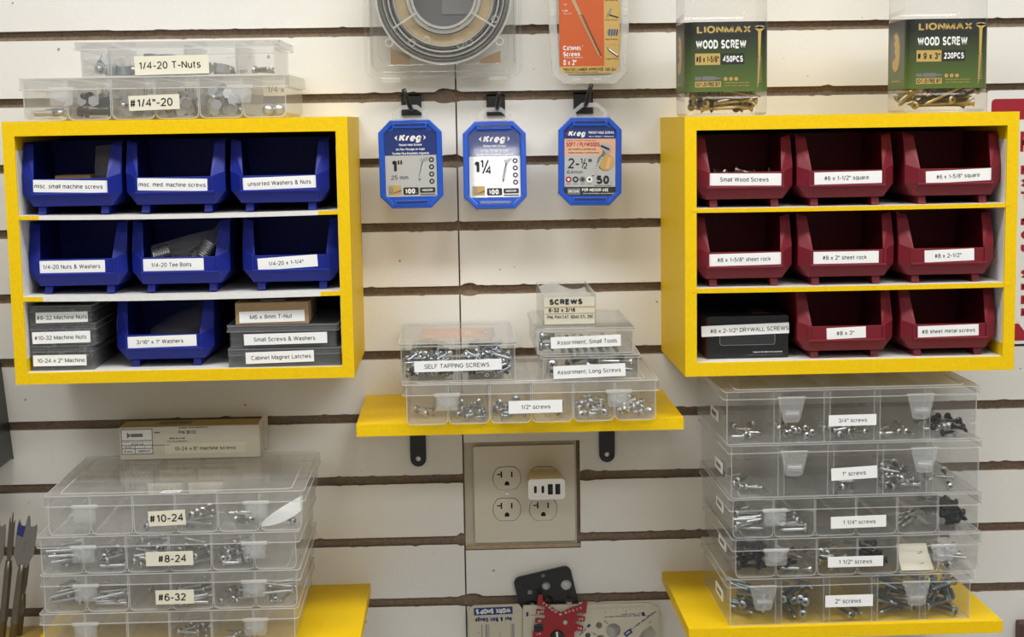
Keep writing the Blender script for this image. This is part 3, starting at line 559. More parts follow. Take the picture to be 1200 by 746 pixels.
def organizer(name, label, X0, X1, Yf, D, Z0, Z1, lidh, ncol, nrow, style, mt, latch, latches, rot=0, inset=3.5, cat='box', bounds=None, lidtop=True, ridge=True, missing=False, gap=6.5):
    w = X1-X0; a = w/2; th = thing(name, label, cat, ((X0+X1)/2, Yf+D/2, Z0), rot); H = Z1-Z0; b = a-inset; f, k = -D/2+inset*.6, D/2-inset*.6; T = 1.1
    top = H-2.2
    mb = MB(); cells = []
    bd = bounds or [-b+2*b*i/ncol for i in range(ncol+1)]
    if style == 'cup':          # separate round-bottomed cups side by side
        for i in range(ncol):
            x0, x1 = bd[i]+.35, bd[i+1]-.35; r = 6
            def U(x0, x1, z, r): return [(x0, top), (x0, z+r)]+[(x0+r-r*math.cos(R(q)), z+r-r*math.sin(R(q))) for q in (22, 45, 68)]+[(x0+r, z), (x1-r, z)]+[(x1-r+r*math.sin(R(q)), z+r-r*math.cos(R(q))) for q in (22, 45, 68)]+[(x1, z+r), (x1, top)]
            o_, i_ = U(x0, x1, .4, r), U(x0+T, x1-T, .4+T, r-T)
            mb.prism(o_+i_[::-1], f+T, k-T, 'y')
            for p, q in ((f, f+T), (k-T, k)): mb.prism(o_, p, q, 'y')
            mb.prism(o_+U(x0+.8, x1-.8, 1.2, r-.8)[::-1], f-.05, f+.6, 'y', 1)
            for j in range(1, nrow): mb.prism(i_, f+(k-f)*j/nrow-.5, f+(k-f)*j/nrow+.5, 'y')
            cells.append((x0+T, x1-T))
    else:                       # one straight-sided tray with dividers
        mb.ring(rrect(-b, b, f, k, 3), rrect(-b+T, b-T, f+T, k-T, 2), .3, top, 'z'); mb.prism(rrect(-b+.2, b-.2, f+.2, k-.2, 3), .3, .3+T, 'z')
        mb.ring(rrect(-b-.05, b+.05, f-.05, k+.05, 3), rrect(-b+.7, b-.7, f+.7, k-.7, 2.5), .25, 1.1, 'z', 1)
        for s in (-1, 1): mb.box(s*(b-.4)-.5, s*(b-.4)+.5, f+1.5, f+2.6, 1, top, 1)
        for i in range(1, ncol):
            for s in ((-gap/2, gap/2) if gap else (0,)): mb.box(bd[i]+s-.5, bd[i]+s+.5, f+T, f+T+.9, 1.5, top-1, 1)
            for s in ((-gap/2, gap/2) if gap else (0,)): mb.box(bd[i]+s-.45, bd[i]+s+.45, f+T, k-T, 1.5, top-1)
            if gap: mb.box(bd[i]-gap/2, bd[i]+gap/2, f+T, f+T+.8, 1.5, top-1)
        for i in range(ncol): cells.append((bd[i]+(gap/2+.6 if i else 1.4), bd[i+1]-(gap/2+.6 if i < ncol-1 else 1.4)))
        for j in range(1, nrow): mb.box(-b+T, b-T, f+(k-f)*j/nrow-.45, f+(k-f)*j/nrow+.45, 1.5, top-2)
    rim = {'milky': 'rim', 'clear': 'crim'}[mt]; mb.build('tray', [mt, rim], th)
    ld = MB(); R_ = 4.5
    o_, i_ = rrect(-a, a, -D/2, D/2, R_), rrect(-a+1.1, a-1.1, -D/2+1.1, D/2-1.1, R_-1)
    if not missing: ld.ring(o_, i_, H-lidh, H-1.0, 'z')
    else: ld.ring(o_, i_, H-lidh*.99, H-1.0, 'z')
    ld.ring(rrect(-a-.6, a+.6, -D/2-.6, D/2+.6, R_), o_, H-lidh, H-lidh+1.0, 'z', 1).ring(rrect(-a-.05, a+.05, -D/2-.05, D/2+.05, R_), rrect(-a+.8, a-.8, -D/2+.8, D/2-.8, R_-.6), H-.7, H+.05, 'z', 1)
    ld.prism(rrect(-a+.5, a-.5, -D/2+.5, D/2-.5, R_), H-1.2, H-.02, 'z')
    if ridge:
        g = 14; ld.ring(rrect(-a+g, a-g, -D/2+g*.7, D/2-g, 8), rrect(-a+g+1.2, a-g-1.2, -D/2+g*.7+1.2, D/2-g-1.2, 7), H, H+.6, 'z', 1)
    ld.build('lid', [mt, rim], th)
    for lx in latches:
        if (latch) not in BM: o = latch_mb(latch).build('latch', ['latch', 'frost'], th); BM[latch] = o
        else: o = BM[latch].copy(); COL.objects.link(o); o.parent = th
        o.location = (lx/1000, (-D/2-.6)/1000, (H-lidh+.5)/1000)
    cx, cy = (X0+X1)/2, Yf+D/2
    CELL[th.name] = [(cx+p, cx+q, cy+f+T+.4, cy+f+(k-f)/nrow-.9, Z0+2.0) for p, q in cells]
    return th
def lx(u, v, Y, X0, X1): return at(u, v, Y)[0]-(X0+X1)/2
def fill(th, spec, what, seed, cat='screw', yaw=None):
    """spec: {column: (count, keys)}; what: words naming the box"""
    order = ['leftmost', 'second', 'third', 'fourth', 'fifth', 'sixth']
    for i, (n, keys, adj) in spec.items():
        ordn = 'rightmost' if i == len(CELL[th.name])-1 else order[i]
        nm = NAMES[keys[0][0]].replace('_', ' ')
        pile(CELL[th.name][i], keys, n, f'{adj} {nm} in the {ordn} compartment of the {what}', f'{adj} {nm}s in the {ordn} compartment of the {what}', nm.split()[-1], seed*31+i, front=.6, yaw=yaw)

# right stack
Yr = -218
r5 = organizer('screw_box', 'clear box labelled 2" screws at the bottom of the right stack', 282, 554, Yr, 180, RSZ, -602.6, 9.5, 5, 2, 'tray', 'clear', 'flap', [lx(893, 695, Yr, 282, 554), lx(1073, 695, Yr, 282, 554)], .8)
r4 = organizer('screw_box', 'clear six-cup box labelled 1 1/2" screws, fourth down in the right stack', 287, 562, Yr, 200, -602, -558.6, 13, 6, 2, 'cup', 'clear', 'scallop', [lx(907, 650, Yr, 287, 562), lx(1104, 648, Yr, 287, 562)], .8)
r3 = organizer('screw_box', 'clear six-cup box labelled 1 1/4" screws with one latch missing', 284, 561, Yr, 200, -558, -514.4, 13, 6, 2, 'cup', 'clear', 'scallop', [lx(906, 600, Yr, 284, 561)], .8)
r2 = organizer('screw_box', 'clear box labelled 1" screws, second from the top of the right stack', 283, 560.5, Yr, 200, -513.8, -455.4, 9, 5, 2, 'tray', 'clear', 'flap', [lx(929, 540, Yr, 283, 560.5), lx(1082, 538, Yr, 283, 560.5)], .8)
r1 = organizer('screw_box', 'clear box labelled 3/4" screws on top of the right stack', 278, 557, Yr, 200, -454.8, -396.6, 9, 5, 2, 'tray', 'clear', 'flap', [lx(926, 478, Yr, 278, 557), lx(1078, 476, Yr, 278, 557)], .8)
for th, a in ((r5, (967, 1023, 703.5, 14, '2" screws', 978, 1009, 0)), (r4, (970, 1035, 657.5, 12.5, '1 1/2" screws', 983, 1022, 0)), (r3, (973.5, 1038.5, 611, 14, '1 1/4" screws', 988, 1026, .8)), (r2, (974, 1028, 554, 14.5, '1" screws', 987, 1014.5, 2.5)), (r1, (971, 1027, 492, 13, '3/4" screws', 982.5, 1016, .2))):
    u0, u1, v, h, t, t0, t1, ro = a; sticker(th, Yr, u0, u1, v, h, t, t0, t1, ro, yl=(-100 if th is not r5 else -90)-.3)
    s = MB(); f = Face(s, (-(CELL[th.name][-1][1]-CELL[th.name][0][0])/2-4.2, 10-45, 24), (0, -1, 0), (0, 0, 1)); f.rect(-22, 22, -6, 6, 0, 1); f.rect(-14, 14, -2.2, 2.2, 1, 2); s.box(f.O.x, f.O.x+.4, -57, -13, 18, 30, 0); s.build('side_label', ['paper', 'grey_ink'], th)
S = lambda k, L, d, m='steel': (k, L, d, m)
fill(r1, {0: (7, [S('pan', 19, 4)], 'silver'), 1: (13, [S('pan', 19, 4.2)], 'silver'), 2: (14, [S('pan', 19, 4.2)], 'silver'), 3: (6, [S('pan', 19, 3.6), S('flat', 19, 4.2)], 'silver'), 4: (26, [S('pan', 19, 4, 'blackscrew'), S('pan', 19, 4), S('pan', 19, 4.3, 'blackscrew')], 'mixed')}, 'top box of the right stack', 1)
fill(r2, {0: (5, [S('pan', 25, 4)], 'silver'), 2: (3, [S('pan', 22, 4.5)], 'silver'), 3: (24, [S('pan', 25, 4.4), S('flat', 25, 4.4)], 'silver'), 4: (5, [S('pan', 25, 4)], 'silver')}, 'second box of the right stack', 2)
pile(CELL[r2.name][2], [S('pan', 34, 8, 'blackscrew')], 1, 'large black screw lying under the 1" screws label', 'x', 'screw', 5, tilt=8, yaw=15, name='lag_screw')
fill(r3, {0: (14, [S('flat', 32, 4.2), S('pan', 32, 4.2)], 'silver'), 1: (12, [S('pan', 31, 4.2)], 'silver'), 3: (2, [S('pan', 30, 4.2)], 'silver'), 4: (4, [S('flat', 30, 5)], 'silver'), 5: (20, [S('pan', 25, 5, 'blackscrew')], 'black')}, 'middle box of the right stack', 3)
fill(r4, {0: (26, [S('flat', 32, 4.4, 'blackscrew')], 'black'), 1: (9, [S('flat', 36, 4.2, 'blackscrew'), S('flat', 36, 4.2)], 'dark'), 2: (16, [S('flat', 36, 4), S('flat', 36, 4, 'brass')], 'bright'), 3: (9, [S('flat', 36, 4.4, 'blackscrew')], 'black'), 5: (9, [S('flat', 36, 4.4)], 'silver')}, 'fourth box down the right stack', 4)
fill(r5, {0: (12, [S('flat', 48, 5, 'bluesteel')], 'grey'), 1: (12, [S('flat', 48, 5, 'bluesteel')], 'grey'), 2: (3, [S('flat', 48, 4.6, 'bluesteel')], 'grey'), 3: (14, [S('flat', 48, 5, 'bluesteel'), S('pan', 46, 5, 'bluesteel')], 'grey'), 4: (14, [S('flat', 48, 5, 'bluesteel')], 'grey')}, 'bottom box of the right stack', 6)
c = CELL[r4.name][4]; mb = MB(); f = Face(mb, (0, -.2, 0)); mb.add([(-18, 0, 0), (18, 0, 0), (14, 8, 17), (-20, 8, 17), (12, 11, 27), (-22, 11, 27), (-18, .5, 0), (18, .5, 0), (14, 8.5, 17), (-20, 8.5, 17), (12, 11.5, 27), (-22, 11.5, 27)], [(0, 1, 2, 3), (3, 2, 4, 5), (7, 6, 9, 8), (8, 9, 11, 10)], 0)
f.text('1', 4, 8, None, 5, 1, 2, rot=-80); f.text('5', 2, 20, None, 5, 1, 2, rot=-80)
tag(mb.build('paper_card', ['cream', 'ink'], loc=((c[0]+c[1])/2+2, c[2]+3, c[4]+.2)), 'folded cream card standing in the fifth cup of the 1 1/2" box', 'card')

# left stack
Yl, dl = -225, 205
LB = [(-456, -180.5, -660.5, -619.6), (-453, -177, -619.2, -577.6), (-454.5, -176.5, -577.2, -535.6), (-444.5, -169.5, -535.2, -491.6)]
LT = ['milky box, mostly below the picture, at the bottom of the left stack', 'milky six-cup box labelled #6-32 in the left stack', 'milky six-cup box labelled #8-24 in the left stack', 'milky six-cup box labelled #10-24 on top of the left stack']
LU = [(101, 740, 300, 736), (101, 690, 298, 684), (98, 645, 298, 637), (99, 591, 300, 588)]
lb = []
for (x0, x1, z0, z1), t, (u0, v0, u1, v1) in zip(LB, LT, LU):
    lb.append(organizer('screw_box', t, x0, x1, Yl, dl, z0, z1, 12, 6, 3, 'cup', 'milky', 'scallop', [lx(u0, v0, Yl, x0, x1), lx(u1, v1, Yl, x0, x1)], 0))
for th, a in ((lb[3], (174, 217.5, 606.5, 18, '#10-24', 176, 214.5, 1.8)), (lb[2], (171, 226.5, 654, 17, '#8-24', 186, 218, .2)), (lb[1], (182.5, 227.5, 699, 17, '#6-32', 186, 218, .2))):
    u0, u1, v, h, t, t0, t1, ro = a; sticker(th, Yl, u0, u1, v, h, t, t0, t1, ro, yl=-dl/2-.6, mat='cream', bold=.018)
fill(lb[3], {2: (2, [S('machine', 22, 4.6)], 'silver'), 3: (7, [S('machine', 32, 5)], 'silver'), 4: (4, [S('machine', 25, 4.6)], 'silver'), 5: (1, [S('machine', 22, 4.6)], 'silver')}, 'top box of the left stack', 11)
fill(lb[2], {0: (14, [S('machine', 32, 4.2)], 'silver'), 1: (12, [S('machine', 28, 4.2)], 'silver'), 2: (20, [S('machine', 28, 4.2)], 'silver'), 3: (14, [S('machine', 25, 4.2)], 'silver'), 4: (24, [S('machine', 19, 4.2)], 'silver')}, 'second box of the left stack', 12)
fill(lb[1], {0: (15, [S('machine', 34, 3.6)], 'silver'), 1: (11, [S('machine', 34, 3.6)], 'silver'), 2: (1, [S('machine', 34, 3.6)], 'silver'), 3: (20, [S('machine', 25, 3.6)], 'silver'), 4: (12, [S('machine', 19, 3.6)], 'silver'), 5: (8, [S('machine', 34, 3.6)], 'silver')}, 'third box of the left stack', 13)
fill(lb[0], {3: (14, [S('machine', 22, 3.6)], 'silver'), 4: (4, [S('machine', 22, 3.6)], 'silver')}, 'lowest box of the left stack', 14)
t1 = lb[3]
for col, row, txt in [(0, 2, '10/24 x 1/2"'), (1, 2, '10/24 x 1/2"'), (2, 2, '10/24 x 5/8"'), (3, 2, '10/24 x 3/4"'), (2, 1, '10/24 x 1"'), (3, 1, '10/24 x 1 1/2"')]:
    w = (LB[3][1]-LB[3][0]-7)/6; x = -(LB[3][1]-LB[3][0])/2+3.5+w*(col+.5); y = -dl/2+2.1+(dl-4.2)*(row)/3+.4 if row == 1 else -dl/2+2.1+(dl-4.2)*2/3+.4
    mb = MB(); q = Face(mb, (x, y+2, 33)); mb.box(x-19, x+19, y+2.1, y+2.5, 27, 39, 0); q.rect(-19, 19, -6, 6, 0, 0); q.text(txt, 0, 0, 31, None, 1, 1); mb.build('paper_label', ['cream', 'grey_ink'], t1)
mb = MB(); f = Face(mb, (-7, -dl/2+10, 43.75), (1, 0, 0), (0, 1, 0)); f.poly([(-9, -6), (11, -6), (14, 5), (-6, 5)], 0, 1); f.text('10-24', 2, -1, 14, 4, 1, 2); mb.build('lid_sticker', ['paper', 'ink'], t1)
c = CELL[t1.name][5]; mb = MB()
v = []
for i in range(9):
    t = i/8; x = -22+44*t; v += [(x, 2+6*t, 1.5+16*t**2.2), (x, 4+10*t, 5+27*t**.8)]
mb.add(v+[(x, y+.4, z) for x, y, z in v], [(2*i, 2*i+2, 2*i+3, 2*i+1) for i in range(8)]+[(18+2*i+1, 18+2*i+3, 18+2*i+2, 18+2*i) for i in range(8)], 0, True)
tag(mb.build('paper_scrap', 'paper', loc=((c[0]+c[1])/2, c[2]+2, c[4]+.3)), 'curled white paper scrap in the rightmost cup of the #10-24 box', 'paper')
# carton on the left stack
X0, Z0 = at(141, 533, -47); X1 = at(304, 528, -47)[0]
ct = thing('cardboard_carton', 'long white carton labelled 10-24 x 6" machine screws on the left stack', 'carton', ((X0+X1)/2, -26.5, LB[3][3]+.3), 0)
w = (X1-X0)/2; hz = 38.5
mb = MB().box(-w, w, -20, 20, 0, hz-.4, 0, .5).box(-w+.3, w-.3, -19.7, 19.7, hz-.4, hz, 1); mb.build('body', ['carton', 'cartontop'], ct)
MB().box(w+.1, w+.9, -20, 20, .5, hz+2.5, 0).box(w-.5, w+6, 19, 20, 2, hz+4, 0).build('end_flap', 'carton', ct)
mb = MB(); f = Face(mb, (0, -20.1, hz/2)); f.rect(-w+2, -w+38, -13, 17, 0, 1)
for y in (16.6, 3.5, -2.2, -6.2, -12.6): f.rect(-w+2, -w+38, y-.35, y+.35, 1, 2)
for x in (-w+2.2, -w+37.8): f.rect(x-.35, x+.35, -13, 17, 1, 2)
f.rect(-w+17, -w+17.6, -12.6, -2.2, 1, 2); f.rect(-w+13, -w+27, 7.5, 11.5, 2, 2); f.poly([(-w+8.5, 6), (-w+8.5, 13), (-w+12.5, 10.5), (-w+12.5, 8.5)], 2, 2)
f.text('Combo Truss Machine Screw', -w+20, 1.8, 33, 2, 1, 2); f.text('10-24 x 6', -w+20, -1.0, 14, 2, 1, 2, .03); f.text('JA124', -w+9.5, -4.2, 9, 2, 1, 2, .02); f.text('L', -w+29, -4.2, None, 2, 1, 2, .02)
f.text('6 pcs', -w+9.5, -9.4, 9, 2.4, 1, 2, .03); f.text('509F6147', -w+28, -9.4, 14, 2.4, 1, 2, .03)
f.text('New', -37+0, 12.5, 6.5, 2.4, 1, 2, .03); f.text('P/N 36133', -2, 12.0, 20, 4, 1, 2, .02); f.text('Sold as a set', -14, 5.2, 18, 2.2, 1, 2, .03); f.text('Put and components', -14, 1.6, 23, 1.6, 1, 2, .03); f.text('Combo Truss Machine S', 5, 17.6, 34, 2, 1, 2, .03)
f.line([(-44, -2.8), (-23, -2.4)], .5, 1, 2)
mb.build('printing', ['wht', 'ink', 'grey_ink'], ct)
mb = MB(); f = Face(mb, (18, -20.2, 12)); f.rect(-47, 47, -6.2, 6.2, 0, 1); f.text('10-24 x 6" machine screws', 0, 0, 71, None, 1, 2, .012); mb.build('label', ['cream', 'ink'], ct)
mb = MB(); f = Face(mb, (0, 0, hz+.05), (1, 0, 0), (0, 1, 0)); x = -38
rr = random.Random(4)
while x < -2: d = rr.uniform(.5, 1.6); f.rect(x, x+d, -6, 12, 0, 1); x += d+rr.uniform(.5, 1.4)
f.text('00130147273', -24, -11, 24, 3, 0, 1); mb.build('barcode', 'ink', ct)

# centre shelf boxes
Yc = -203
c1 = organizer('screw_box', 'milky six-cup box labelled 1/2" screws on the middle shelf', -63.7, 212.4, Yc, 195, CSZ+.2, -384.4, 12, 6, 2, 'cup', 'milky', 'scallop', [lx(524, 462, Yc, -63.7, 212.4), lx(725, 457, Yc, -63.7, 212.4)])
sticker(c1, Yc, 596, 659, 476.2, 15, '1/2" screws', 611, 645, .5, yl=-97.5-.6)
fill(c1, {0: (3, [S('pan', 13, 4.5), S('pan', 15, 4.2, 'bluesteel')], 'silver'), 1: (20, [S('pan', 13, 4), S('pan', 13, 4, 'bluesteel')], 'silver'), 2: (12, [S('pan', 13, 4.6, 'bluesteel')], 'grey'), 3: (4, [S('pan', 13, 4.6, 'bluesteel')], 'grey'), 4: (20, [S('pan', 13, 4.6)], 'silver'), 5: (20, [S('pan', 13, 4.6)], 'silver')}, 'wide box on the middle shelf', 21)
c2 = organizer('screw_box', 'clear two-part box labelled SELF TAPPING SCREWS on the middle shelf', -68, 59, -190, 180, -383.7, -341.5, 4, 2, 1, 'tray', 'clear', 'flap', [], .6, inset=2.0, gap=3, ridge=False)
sticker(c2, -190, 485.5, 588, 428, 13, 'SELF TAPPING SCREWS', 497.5, 573.5, .6, yl=-90-.4)
mb = MB(); o_ = rrect(-23, 23, 27, 38, 2.5)
mb.ring(o_, rrect(-21, 21, 29, 36.5, 2), -92, -89.5, 'y'); mb.build('clasp', 'latch', c2)
a = CELL[c2.name]
for i in (0, 1):
    hid = (a[i][0], a[i][1], a[i][2], a[i][3], a[i][4]); 
    pl = pile((a[i][0], a[i][1], a[i][2], a[i][2]+34, a[i][4]), [S('pan', 22, 3.3, 'bluesteel'), S('pan', 22, 3.3), S('pan', 18, 3.6, 'bluesteel')], 95, f'grey self tapping screw heaped in the {("left", "right")[i]} half of its labelled box', f'self tapping screws in the {("left", "right")[i]} half', 'screw', 200+i, tilt=30, name='self_tapping_screw', ztop=-357, rs=.8, front=.9)
mb = MB(); rnd = random.Random(9); base = screw_mesh(S('pan', 22, 3.3, 'bluesteel')); bv = [v.co*1000 for v in base.vertices]; bf = [tuple(p.vertices) for p in base.polygons]
for i in range(150):
    m_ = Matrix.Rotation(rnd.uniform(0, 6.28), 4, 'Z') @ Matrix.Rotation(rnd.uniform(-.25, .25), 4, 'Y'); k = i % 2
    p = Vector((rnd.uniform(a[k][0]+17, a[k][1]-17), rnd.uniform(a[k][2]+52, a[k][3]-17), a[k][4]+9+rnd.random()*13)); mb.add([m_ @ v+p for v in bv], bf, 0)
tag(mb.build('self_tapping_screw', 'bluesteel', loc=(0, 0, 0)), 'rest of the self tapping screws, deep in the back of their box', 'screw', 'self tapping screws behind', 'stuff')
# orange card lying inside the lid of that box
mb = MB().box(-41, 42, -36, 44, 0, .8, 0); f = Face(mb, (0, 0, .8), (1, 0, 0), (0, 1, 0)); f.poly([(20, 4), (42, 44), (42, -36)], 1, 1); f.text('Lampe', 11, 0, 40, 9, 2, 1, .03, rot=90); f.text('C', 34, 4, None, 12, 2, 2, .03); f.rect(-4.2, -3.9, -36, 44, 2, 1); f.rect(-41, -39.5, -36, 44, 1, 1); f.disc(0, 32, 5, 1, 1); f.text('3/4', 0, 32, None, 4, 2, 2)
for x, y in ((-30, 34), (-22, 30), (-12, 34), (-34, 18), (-25, 16), (-12, 16), (-34, 2), (-20, -2), (-12, 2), (-33, -14), (-14, -14), (6, -20)): f.text('Pz', x, y, None, 3, 3, 1)
o = mb.build('printed_card', ['ocard', 'grey_ink', 'cream', 'signred'], loc=(at(536, 385, -110)[0], -95, -344.6)); tag(o, 'orange printed card lying under the lid of the self tapping screws box', 'card')
c3 = organizer('screw_box', 'clear flat box labelled Assortment, Long Screws under the small tools box', 87.5, 194.5, -195, 175, -383.7, -357.4, 3.5, 1, 1, 'tray', 'clear', 'flap', [], -1.0, inset=1.8, gap=0, ridge=False)
c4 = organizer('screw_box', 'clear flat box labelled Assortment, Small Tools below the paper-fronted box', 79.5, 187.5, -188, 170, -357, -328.6, 3.5, 1, 1, 'tray', 'clear', 'flap', [], .4, inset=1.8, gap=0, ridge=False)
sticker(c3, -195, 648.5, 733, 434.5, 15, 'Assortment, Long Screws', 653, 727.5, 1.6, yl=-87.5-.4)
sticker(c4, -188, 645.5, 727.5, 400, 13.5, 'Assortment, Small Tools', 652.5, 723, 1.2, yl=-85-.4)
for th in (c3, c4):
    d = 87.5 if th is c3 else 85
    MB().prism([(14*math.cos(R(q)), 22+14*math.sin(R(q))*.9) for q in range(180, 361, 15)], -d-1.0, -d+.2, 'y').build('thumb_tab', 'clear', th)
    MB().box(-56, -52.5, -d+28, -d+36, 14, 21, 0, 1.2).build('hinge', 'milky', th)
b = CELL[c3.name][0]
pile((b[0]+40, b[1], b[2], b[2]+30, b[4]), [S('flat', 44, 4.4, 'bluesteel'), S('flat', 38, 4.4)], 6, 'long silver screw lying in the Assortment, Long Screws box', 'long screws in the assortment box', 'screw', 31, tilt=3, name='long_screw', yaw=0)
pile((b[0], b[0]+20, b[2], b[2]+60, b[4]), [S('pan', 44, 6)], 2, 'silver screw pointing back at the left of the Long Screws box', 'screws at the left of the long screws box', 'screw', 33, tilt=2, name='long_screw', yaw=90)
pile((b[0]+25, b[1], b[2]+60, b[3], b[4]), [S('flat', 60, 5, 'blackscrew'), S('flat', 50, 5, 'bluesteel')], 16, 'dark long screw at the back of the Long Screws box', 'dark long screws at the back', 'screw', 34, tilt=3, name='long_screw')
b = CELL[c4.name][0]
mb = MB().lathe([(-8, 4), (-7, 5.5), (-5, 5.5), (-4, 3.5), (4, 3.5), (5, 5.5), (7, 5.5), (8, 4)], 14, 0); tag(mb.build('steel_spool', 'bluesteel', loc=(b[0]+10, b[2]+9, b[4]+6)), 'small steel spool-shaped bit at the left of the small tools box', 'bit')
mb = MB().lathe([(-8, 4), (-6, 5.5), (-4, 4), (8, 3.2)], 14, 0); tag(mb.build('steel_socket', 'bluesteel', loc=(b[0]+11, b[2]+9, b[4]+16.8)), 'small steel socket resting on the spool in the small tools box', 'socket')
for i in range(8):
    L = 70+random.random()*25; tag(MB().lathe([(-L/2, 1.2), (-L/2+3, 2.6), (L/2-4, 2.6), (L/2, .8)], 6, 0, 'y').build('driver_bit', ('bluesteel', 'blackscrew')[i % 2], loc=(b[0]+30+i*8.5, b[2]+58+random.random()*30, b[4]+3)), 'steel driver bit lying flat inside the Assortment, Small Tools box', 'bit', 'driver bits in the small tools box')
X0, X1 = 89.5, 147.8; c5 = thing('display_case', 'small open clear case fronted by a cream SCREWS 6-32 x 3/16 card', 'box', ((X0+X1)/2, -98, -328.2), 0)
w = (X1-X0)/2; mb = MB().ring(rrect(-w, w, -70, 70, .8), rrect(-w+1.2, w-1.2, -68.8, 68.8, .5), 0, 34.5, 'z').box(-w+.5, w-.5, -69.5, 69.5, 0, 1.2); mb.build('body', 'blister', c5)
mb = MB()
v = []
for i in range(15):
    t = i/14; v += [(-w+2.5+(2*w-5)*t, -45, 27+6*math.sin(t*7-1)*t), (-w+2.5+(2*w-5)*t, 55, 30+4*math.sin(t*6))]
mb.add(v+[(x, y, z+.4) for x, y, z in v], [(2*i, 2*i+2, 2*i+3, 2*i+1) for i in range(14)]+[(30+2*i+1, 30+2*i+3, 30+2*i+2, 30+2*i) for i in range(14)], 0, True); mb.build('film', 'bag', c5)
mb = MB().box(-w+2, w-1.5, -68.6, -68.2, 1.5, 31, 0); f = Face(mb, (0, -68.7, 16)); f.rect(-w+2, w-1.5, 3.6, 4.6, 2, 1); f.rect(-w+2, w-1.5, -3.4, -2.6, 2, 1); f.text('SCREWS', -3.5, 10, 36, 6.2, 1, 2, .05); f.text('6-32 x 3/16', -8, 1, 29, 4.4, 1, 2, .04); f.text('PHIL PAN CAT. SEMS STL ZNC', 1, -6.6, 50, 3.6, 1, 2, .02)
mb.build('card_label', ['cream', 'ink', 'tan'], c5)

# boxes on the left cabinet
zt = LZ[1]+.2
t1b = organizer('bolt_box', 'milky six-cup box labelled #1/4"-20 on the left cabinet', -454.5, -174.5, -198, 190, zt, -54, 12.5, 6, 2, 'cup', 'milky', 'scallop', [lx(72, 104, -198, -454.5, -174.5), lx(281, 104, -198, -454.5, -174.5)])
sticker(t1b, -198, 151, 210.5, 120, 17.5, '#1/4"-20', 153, 202.5, 1.5, yl=-95-.6, mat='cream', bold=.015)
for i, t in ((1, '1/4 x'), (2, '1/4 x'), (3, '1/4 x'), (5, '1/4 x')):
    mb = MB(); x = -136+45.5*(i+.5); f = Face(mb, (x+4, -3, 31)); f.rect(-16, 16, -7, 5, 0, 0); f.text(t, -2, 0, 18, None, 1, 1); mb.box(x-12, x+20, -2.9, -2.5, 24, 36, 0); mb.build('paper_label', ['cream', 'grey_ink'], t1b)
HB = lambda L, m='steel': S('hexbolt', L, 6.8, m)
fill(t1b, {0: (3, [S('hexbolt', 38, 6.3)], 'silver'), 1: (3, [S('hexbolt', 36, 6.6, 'blackscrew')], 'black')}, 'wide box on the left cabinet', 41, 'bolt')
fill(t1b, {2: (15, [HB(20)], 'silver'), 3: (15, [HB(20)], 'silver'), 4: (20, [HB(18)], 'silver'), 5: (3, [S('dome', 10, 6)], 'silver')}, 'wide box on the left cabinet', 43, 'bolt', 90)
c = CELL[t1b.name][1]; pile((c[0], c[1], c[2], c[3], c[4]+9), [HB(20), HB(20, 'blackscrew')], 9, 'hex bolt heaped on the black bolts in the wide box on the left cabinet', 'hex bolts heaped on black bolts', 'bolt', 47, yaw=90)
for l in range(0): pass
t2b = organizer('bolt_box', 'milky box labelled 1/4-20 T-Nuts on top of the #1/4"-20 box', -399.5, -184.5, -182, 150, -53.3, -17, 8, 4, 1, 'tray', 'milky', 'flap', [], inset=6, bounds=[-101.5, -72, 8, 62, 101.5], gap=3)
sticker(t2b, -178, 158, 245, 76, 22, '1/4-20 T-Nuts', 163.5, 235.5, .8, yl=-75+3-.5, mat='cream', bold=.012)
for u in (142, 271):
    x, z = at(u, 67, -182); MB().box(-5, 5, -3, .5, -1, 1.5, 0, .5).build('catch', 'latch', t2b).location = (loc(t2b, x, 0, z)[0]/1000, -.0725, loc(t2b, 0, 0, z)[2]/1000)
c = CELL[t2b.name]
pile(c[0], [S('hexbolt', 24, 8)], 5, 'silver bolt in the leftmost compartment of the T-Nuts box', 'bolts at the left of the T-Nuts box', 'bolt', 51, name='hex_bolt')
pile(c[1], [S('nut', 9, 9, 'bluesteel'), HB(16)], 18, 'steel tee nut behind the label of the T-Nuts box', 'tee nuts behind the label', 'nut', 52, name='tee_nut')
pile(c[2], [S('nut', 9, 9), HB(16)], 9, 'steel tee nut right of the label in the T-Nuts box', 'tee nuts right of the label', 'nut', 53, name='tee_nut')
pile(c[3], [S('machine', 28, 5)], 2, 'thin silver screw in the rightmost compartment of the T-Nuts box', 'screws at the right of the T-Nuts box', 'screw', 54)

